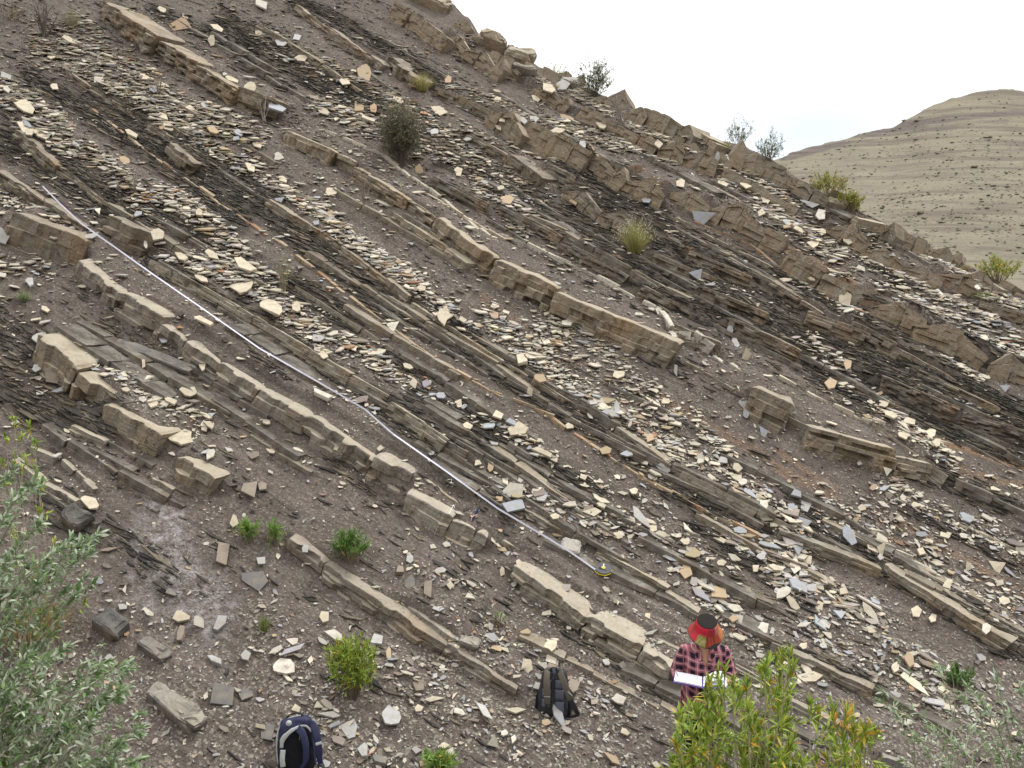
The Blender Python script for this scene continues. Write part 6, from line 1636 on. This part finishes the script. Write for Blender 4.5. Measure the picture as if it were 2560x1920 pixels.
# ------------------------------------------------------------------ backpacks
def rbox(f, c, s, pw=.35, taper=1.0, n=28, lean=0):
    c = Vector(c); prof = []
    for z, k in ((-1, .80), (-.93, .93), (-.8, 1), (-.3, 1.02), (.3, .5 * (1 + taper) + .01), (.7, taper), (.88, taper * .9), (.97, taper * .72), (1, taper * .5)):
        prof.append((c.x, c.y + lean * z, c.z + z * s[2] / 2, s[0] / 2 * k, s[1] / 2 * k, pw))
    f.rings_z(prof, n)
def strap(path, w, thick, name, mat, parent, up=(0, -1, 0), n=14):
    P = [Vector(p) for p in path]
    f = Form(); dense = []
    for i in range(len(P) - 1):
        p0, p1, p2, p3 = P[max(i - 1, 0)], P[i], P[i + 1], P[min(i + 2, len(P) - 1)]
        for k in range(5):
            t_ = k / 5
            dense.append(.5 * ((2 * p1) + (p2 - p0) * t_ + (2 * p0 - 5 * p1 + 4 * p2 - p3) * t_ * t_ + (3 * p1 - p0 - 3 * p2 + p3) * t_ ** 3))
    dense.append(P[-1])
    rings = []
    for i, p in enumerate(dense):
        d = (dense[min(i + 1, len(dense) - 1)] - dense[max(i - 1, 0)]).normalized()
        sd = d.cross(Vector(up)).normalized(); nn = sd.cross(d)
        ww = w[min(len(w) - 1, int(i / len(dense) * len(w)))] if isinstance(w, (list, tuple)) else w
        rings.append([p + sd * ww / 2 * math.copysign(abs(math.cos(t_)) ** .5, math.cos(t_)) + nn * thick / 2 * math.sin(t_) for t_ in [2 * math.pi * j / n for j in range(n)]])
    f.loft(rings)
    return link(name, f.mesh(name, 0), mat, parent)
M_PBLACK = mat_flat('black_nylon', (.024, .025, .030), .6, .4, 40, .4, .003)
M_PGREY = mat_flat('slate_mesh_padding', (.115, .125, .165), .8, .2, 120, .35, .002)
M_PBROWN = mat_flat('brown_grey_webbing', (.105, .09, .072), .75, .25, 90, .4, .003)
M_PIPE = mat_flat('pale_piping', (.34, .35, .33), .6, .3)
M_NAVY = mat_flat('navy_nylon', (.020, .023, .068), .65, .35, 40, .3, .003)
M_BMESH = mat_flat('black_mesh', (.010, .010, .013), .9, .15, 100, .4, .002)
M_REFL = mat_flat('reflective_grey', (.42, .44, .42), .5, .4, 60, .3)

def lay_pack(root, x, y, leanback, yaw, sc=1.0):
    P = raycast([x], [y], ground_z)[0]
    z = float(ground_z(P[0], P[1]))
    root.matrix_world = Matrix.Translation((P[0], P[1], z - .01)) @ Matrix.Scale(sc, 4) @ Euler((0, 0, yaw)).to_matrix().to_4x4() @ Euler((leanback, 0, 0)).to_matrix().to_4x4()
bp = thing('backpack', "black and slate grey backpack standing with its shoulder straps forward", 'backpack')
f = Form(); rbox(f, (0, .10, .235), (.31, .20, .47), .45, .82); rbox(f, (0, .21, .17), (.25, .09, .30), .5, .8)
link('bag_body', f.mesh('bag_body', .01, 3, .015), M_PBLACK, bp)
for cx, cz, wx_, hz in ((-.058, .335, .085, .085), (-.06, .245, .09, .085), (-.06, .15, .095, .09), (.062, .335, .085, .085), (.064, .24, .09, .10), (.066, .12, .10, .12)):
    f = Form(); f.ell((cx, .006, cz), (wx_ / 2, .018, hz / 2)); 
    me = f.mesh('back_pad', 0)
    for v in me.vertices:
        u_, w_ = (v.co.x - cx) / (wx_ / 2), (v.co.z - cz) / (hz / 2)
        k_ = max(abs(u_), abs(w_)); h_ = math.hypot(u_, w_)
        if h_ > .01 and k_ > 0: v.co.x = cx + u_ * (h_ / k_) * .97 * wx_ / 2; v.co.z = cz + w_ * (h_ / k_) * .97 * hz / 2
    me.polygons.foreach_set('use_smooth', np.full(len(me.polygons), True, bool))
    link('back_pad', me, M_PGREY, bp)
strap([(0, -.014, .40), (0, -.016, .25), (.004, -.016, .04)], .016, .012, 'centre_seam', M_PBLACK, bp)
s1_ = strap([(-.055, .03, .455), (-.06, -.03, .45), (-.055, -.085, .36), (-.04, -.10, .25), (-.045, -.085, .16)], .062, .016, 'shoulder_strap', M_PBROWN, bp)
strap([(-.045, -.085, .17), (-.06, -.06, .08), (-.12, -.01, .03)], .026, .008, 'webbing', M_PBLACK, bp)
s2_ = strap([(.055, .03, .455), (.07, -.03, .455), (.12, -.08, .37), (.16, -.09, .28), (.19, -.08, .22)], .062, .016, 'shoulder_strap', M_PBROWN, bp)
strap([(.185, -.082, .225), (.235, -.06, .13), (.25, -.02, .07), (.17, .03, .03)], [.05, .045, .03], .012, 'webbing', M_PBLACK, bp)
strap([(.157, -.101, .30), (.205, -.098, .262)], .008, .006, 'reflective_tab', M_REFL, bp)
strap([(-.075, -.112, .235), (-.012, -.112, .238)], .006, .005, 'strap_edge', M_PIPE, bp)
strap([(-.025, .03, .45), (-.02, .02, .49), (.02, .02, .49), (.025, .03, .45)], .02, .008, 'grab_handle', M_PBLACK, bp, (0, 0, 1))
for sx in (-1, 1):
    f = Form(); rbox(f, (sx * .155, .10, .12), (.05, .13, .2), .5, .9); link('side_pocket', f.mesh('side_pocket', .008, 2, .01), M_BMESH, bp)
f = Form(); f.ell((.005, .03, .448), (.022, .016, .03)); link('rolled_loop', f.mesh('rolled_loop', 0), M_PGREY, bp)
strap([(.10, .0, .03), (.15, -.03, .02), (.19, -.04, .025)], .014, .006, 'loose_strap_end', M_PBLACK, bp)
lay_pack(bp, 1192, 1552, math.radians(-14), math.radians(-10))

b2 = thing('backpack', "navy backpack with grey trim slumped on its back near the bottom edge", 'backpack')
f = Form(); rbox(f, (0, .12, .26), (.38, .22, .52), .4, .88); link('bag_body', f.mesh('bag_body', .01, 3, .02), M_NAVY, b2)
f = Form(); rbox(f, (.02, .03, .21), (.30, .10, .42), .4, .9); link('back_panel', f.mesh('back_panel', .01, 3, .02), M_BMESH, b2)
f = Form(); rbox(f, (0, .14, .07), (.385, .21, .14), .4, 1.0); link('bag_base', f.mesh('bag_base', .01, 2, .01), M_BMESH, b2)
strap([(-.185, .03, .10), (-.195, .04, .30), (-.165, .06, .44), (-.07, .08, .515), (.05, .09, .53)], .014, .012, 'piping', M_PIPE, b2)
strap([(-.145, -.02, .26), (-.13, -.035, .34), (-.05, -.045, .41), (.03, -.03, .44)], [.035, .05, .04, .03], .02, 'grey_padding', M_REFL, b2)
strap([(-.135, -.025, .08), (-.14, -.035, .16), (-.13, -.03, .24)], .05, .012, 'grey_side_strip', M_REFL, b2)
strap([(.02, -.03, .445), (.10, -.05, .44), (.15, -.045, .38)], .02, .01, 'pale_webbing', M_PIPE, b2)
strap([(.0, -.02, .44), (.06, -.07, .38), (.09, -.085, .26), (.085, -.07, .12), (.04, -.05, .05)], [.075, .07, .06, .04], .018, 'shoulder_strap', M_NAVY, b2)
strap([(.12, .0, .46), (.17, -.04, .44), (.20, -.075, .34), (.215, -.08, .24), (.22, -.06, .13), (.235, -.02, .04)], [.07, .075, .07, .055], .02, 'shoulder_strap', M_NAVY, b2)
strap([(.186, -.094, .262), (.245, -.088, .272)], .028, .006, 'reflective_band', M_REFL, b2)
strap([(-.10, .10, .50), (-.06, .12, .545), (.03, .12, .55), (.07, .10, .51)], .03, .012, 'grab_handle', M_BMESH, b2, (0, 0, 1))
f = Form(); f.ell((-.07, .03, .475), (.03, .02, .03)); link('round_badge', f.mesh('round_badge', 0), M_REFL, b2)
strap([(.03, -.06, .40), (.035, -.075, .36), (.03, -.07, .32)], .003, .003, 'drawstring', M_PIPE, b2)
f = Form(); f.limb([(.23, -.02, .05), (.25, -.03, .02)], [.035, .03]); link('strap_bundle', f.mesh('strap_bundle', 0), M_PBLACK, b2)
lay_pack(b2, 642, 1668, math.radians(-20), math.radians(14), .88)

# ------------------------------------------------------------------ tape, reel, chisel, chalk
TP = [(92, 402), (130, 440), (175, 482), (330, 592), (440, 668), (560, 752), (700, 832), (790, 885)]
TP2 = [(850, 938), (960, 1015), (1075, 1098), (1180, 1160), (1232, 1192), (1286, 1230)]
def tape(px, lift, name_label):
    dg = bpy.context.evaluated_depsgraph_get(); dg.update()
    xs, ys = [], []
    for p, q in zip(px[:-1], px[1:]):
        m = max(2, int(math.hypot(q[0] - p[0], q[1] - p[1]) / 9))
        for k in range(m): xs.append(p[0] + (q[0] - p[0]) * k / m); ys.append(p[1] + (q[1] - p[1]) * k / m)
    xs.append(px[-1][0]); ys.append(px[-1][1])
    ds, ts = [], []
    for x, y in zip(xs, ys):
        a_, b_, c_ = ray(x, y); d = Vector((float(a_), float(b_), float(c_))).normalized(); tt = []
        for oy in (-6, 0, 6):
            a_, b_, c_ = ray(x, y + oy); d2 = Vector((float(a_), float(b_), float(c_))).normalized()
            hit, loc, *_r = SC.ray_cast(dg, Vector((0, 0, CAMZ)) + d2 * 4, d2)
            if hit: tt.append((loc - Vector((0, 0, CAMZ))).length)
        ds.append(d); ts.append(min(tt))
    ts = np.array(ts); hull = []                    # a taut ribbon: it touches only what stands out most
    for i in range(len(ts)):
        while len(hull) > 1 and (ts[hull[-1]] - ts[hull[-2]]) * (i - hull[-2]) >= (ts[i] - ts[hull[-2]]) * (hull[-1] - hull[-2]): hull.pop()
        hull.append(i)
    tt = np.interp(np.arange(len(ts)), hull, ts[hull]) - lift
    fine = [Vector((0, 0, CAMZ)) + d * float(t_) for d, t_ in zip(ds, tt)]
    hz = np.array([p.z for p in fine]); lift = 0
    co = []; n = len(fine); cl = []
    for i, p in enumerate(fine):
        c_ = Vector((p.x, p.y, hz[i] + lift))
        tw = .1 + .45 * math.sin(i * .08 + px[0][0]) 
        d = (fine[min(i + 1, n - 1)] - fine[max(i - 1, 0)]).normalized()
        up = (Vector((0, -1, .5)).normalized()); sd = d.cross(up).normalized(); nn = sd.cross(d)
        s_ = sd * math.cos(tw) + nn * math.sin(tw); w_ = .0105
        for e in (-1, 1):
            for h in (0, -.0016): co.append(tuple(c_ + s_ * e * w_ + nn * h)); cl.append((.80, .80, .86) if e > 0 else (.62, .62, .80))
    k = np.arange(n - 1)[:, None] * 4
    F_ = np.concatenate([k + np.array([0, 4, 6, 2]), k + np.array([1, 3, 7, 5]), k + np.array([0, 1, 5, 4]), k + np.array([2, 6, 7, 3])])
    me = np_mesh('tape', np.array(co), [F_], col=np.array(cl))
    return me
M_TAPE = mat_col('tape_ribbon', .45, .4, 8, .1)
me = tape(TP, .04, ''); o = link('measuring_tape', me, M_TAPE, label="long white measuring tape stretched down across the rock beds to its reel", category='measuring tape')
c2 = link('tape_end', tape(TP2, .03, ''), M_TAPE, o)
mid = tape([(790, 885), (820, 912), (850, 938)], .012, ''); link('slack_tape', mid, M_TAPE, o)

RP = at1(1302, 1236); rn = (Vector((0, -.25, 1)) + Vector(bnormal(np.array([RP.x]), np.array([RP.y]))[0]) * .5).normalized()
reel = thing('tape_reel', "round black tape reel with yellow rim and small crank at the tape's end", 'tape reel')
ax_ = Vector((1, 0, 0)); ax_ = (ax_ - rn * ax_.dot(rn)).normalized()
reel.matrix_world = basis(ax_, rn.cross(ax_), rn, RP + rn * .03)
def disc(z0, z1, r, name, mat, bev=.003):
    f = Form(); f.rings_z([(0, 0, z0, r - bev, r - bev, 1), (0, 0, z0 + bev, r, r, 1), (0, 0, z1 - bev, r, r, 1), (0, 0, z1, r - bev, r - bev, 1)], 40); return link(name, f.mesh(name, 0, sm=False), mat, reel)
M_YEL = mat_flat('yellow_plastic', (.70, .58, .03), .45, .5)
disc(0, .014, .105, 'yellow_rim', M_YEL); disc(.012, .03, .100, 'black_disc', mat_flat('dark_plastic', (.045, .047, .055), .5, .4, 20, .3)); disc(.029, .045, .024, 'yellow_hub', M_YEL)
f = Form(); f.limb([(0, 0, .048), (.004, .03, .05), (.008, .045, .05)], [.007, .008, .009], 8); link('crank_handle', f.mesh('crank_handle', 0), mat_flat('white_plastic', (.75, .72, .68), .5, .4), reel)

CPt = at1(1038, 1160)
ch = thing('chisel', "navy handled chisel with a peach coloured tie leaning on the grey block", 'chisel')
dirw = (at1(1052, 1138) + Vector((0, 0, .12)) - at1(1026, 1172)); dirw.normalize()
zz = Vector((0, -1, .3)); xx = dirw.cross(zz).normalized(); yy = dirw.cross(xx)
ch.matrix_world = basis(xx, yy, dirw, at1(1022, 1172) + Vector((0, -.10, .13)))
f = Form(); f.limb([(0, 0, 0), (0, 0, .07), (0, 0, .14)], [.014, .013, .015], 12); link('handle', f.mesh('handle', 0), mat_flat('navy_rubber', (.03, .045, .13), .6, .3), ch)
f = Form(); f.limb([(0, 0, .14), (0, 0, .22)], [.006, .005], 8); link('blade', f.mesh('blade', 0), mat_flat('dark_steel', (.06, .06, .065), .4, .5), ch)
f = Form(); f.limb([(-.018, .0, .055), (0, -.02, .06), (.018, -.005, .065)], [.008, .011, .008], 8); f.limb([(0, -.018, .06), (-.02, -.03, .03), (-.012, -.03, -.01)], [.007, .006, .004], 8); f.limb([(0, -.018, .06), (.024, -.02, .08)], [.006, .004], 8)
link('knotted_tie', f.mesh('knotted_tie', 0), mat_flat('peach_cord', (.70, .44, .34), .8, .2), ch)

def chalk(px, strokes, label, cat='chalk mark', w=.006, off=.16):
    """strokes in view pixels round px, drawn as thin raised chalk lines on the block there"""
    dg = bpy.context.evaluated_depsgraph_get(); dg.update()
    root = None
    for st in strokes:
        pts = []
        for sx, sy in st:
            a, b_, c_ = ray(px[0] + sx, px[1] + sy); d = Vector((float(a), float(b_), float(c_))).normalized()
            og = Vector((0, 0, CAMZ)) + d * 4.0
            hit, loc, nrm, _i, ob, _m = SC.ray_cast(dg, og, d)
            if hit: pts.append(loc + nrm * .002 - d * .004)
        if len(pts) < 2: continue
        if root is None: root = thing('chalk_mark', label, cat, pts[0])
        f = Form(); f.limb([p - root.location for p in pts], [w] * len(pts), 6)
        link('chalk_line', f.mesh('chalk_line', 0), bpy.data.materials.get('chalk') or mat_flat('chalk', (.78, .78, .76), .95, .1), root)
chalk((974, 1044), [[(-7, -8), (2, -8), (1, -2), (-7, 5), (4, 7)], [(-2, -1), (5, 0)]], "white chalk figure on the tan block beside the lower tape")
chalk((1062, 1040), [[(-7, -7), (0, -9), (4, -5), (-2, 1), (4, 4)]], "white chalk figure 2 on the laminated block above the tape", w=.005)
chalk((1050, 1048), [[(-6, 0), (0, 5), (6, 2)]], "small white chalk tick next to the chalk figure 2", w=.004)
chalk((975, 1100), [[(-5, 10), (0, 0), (5, -9)], [(5, -9), (0, -7)], [(5, -9), (7, -3)]], "white chalk arrow on the pale end of the grey bed", w=.004)
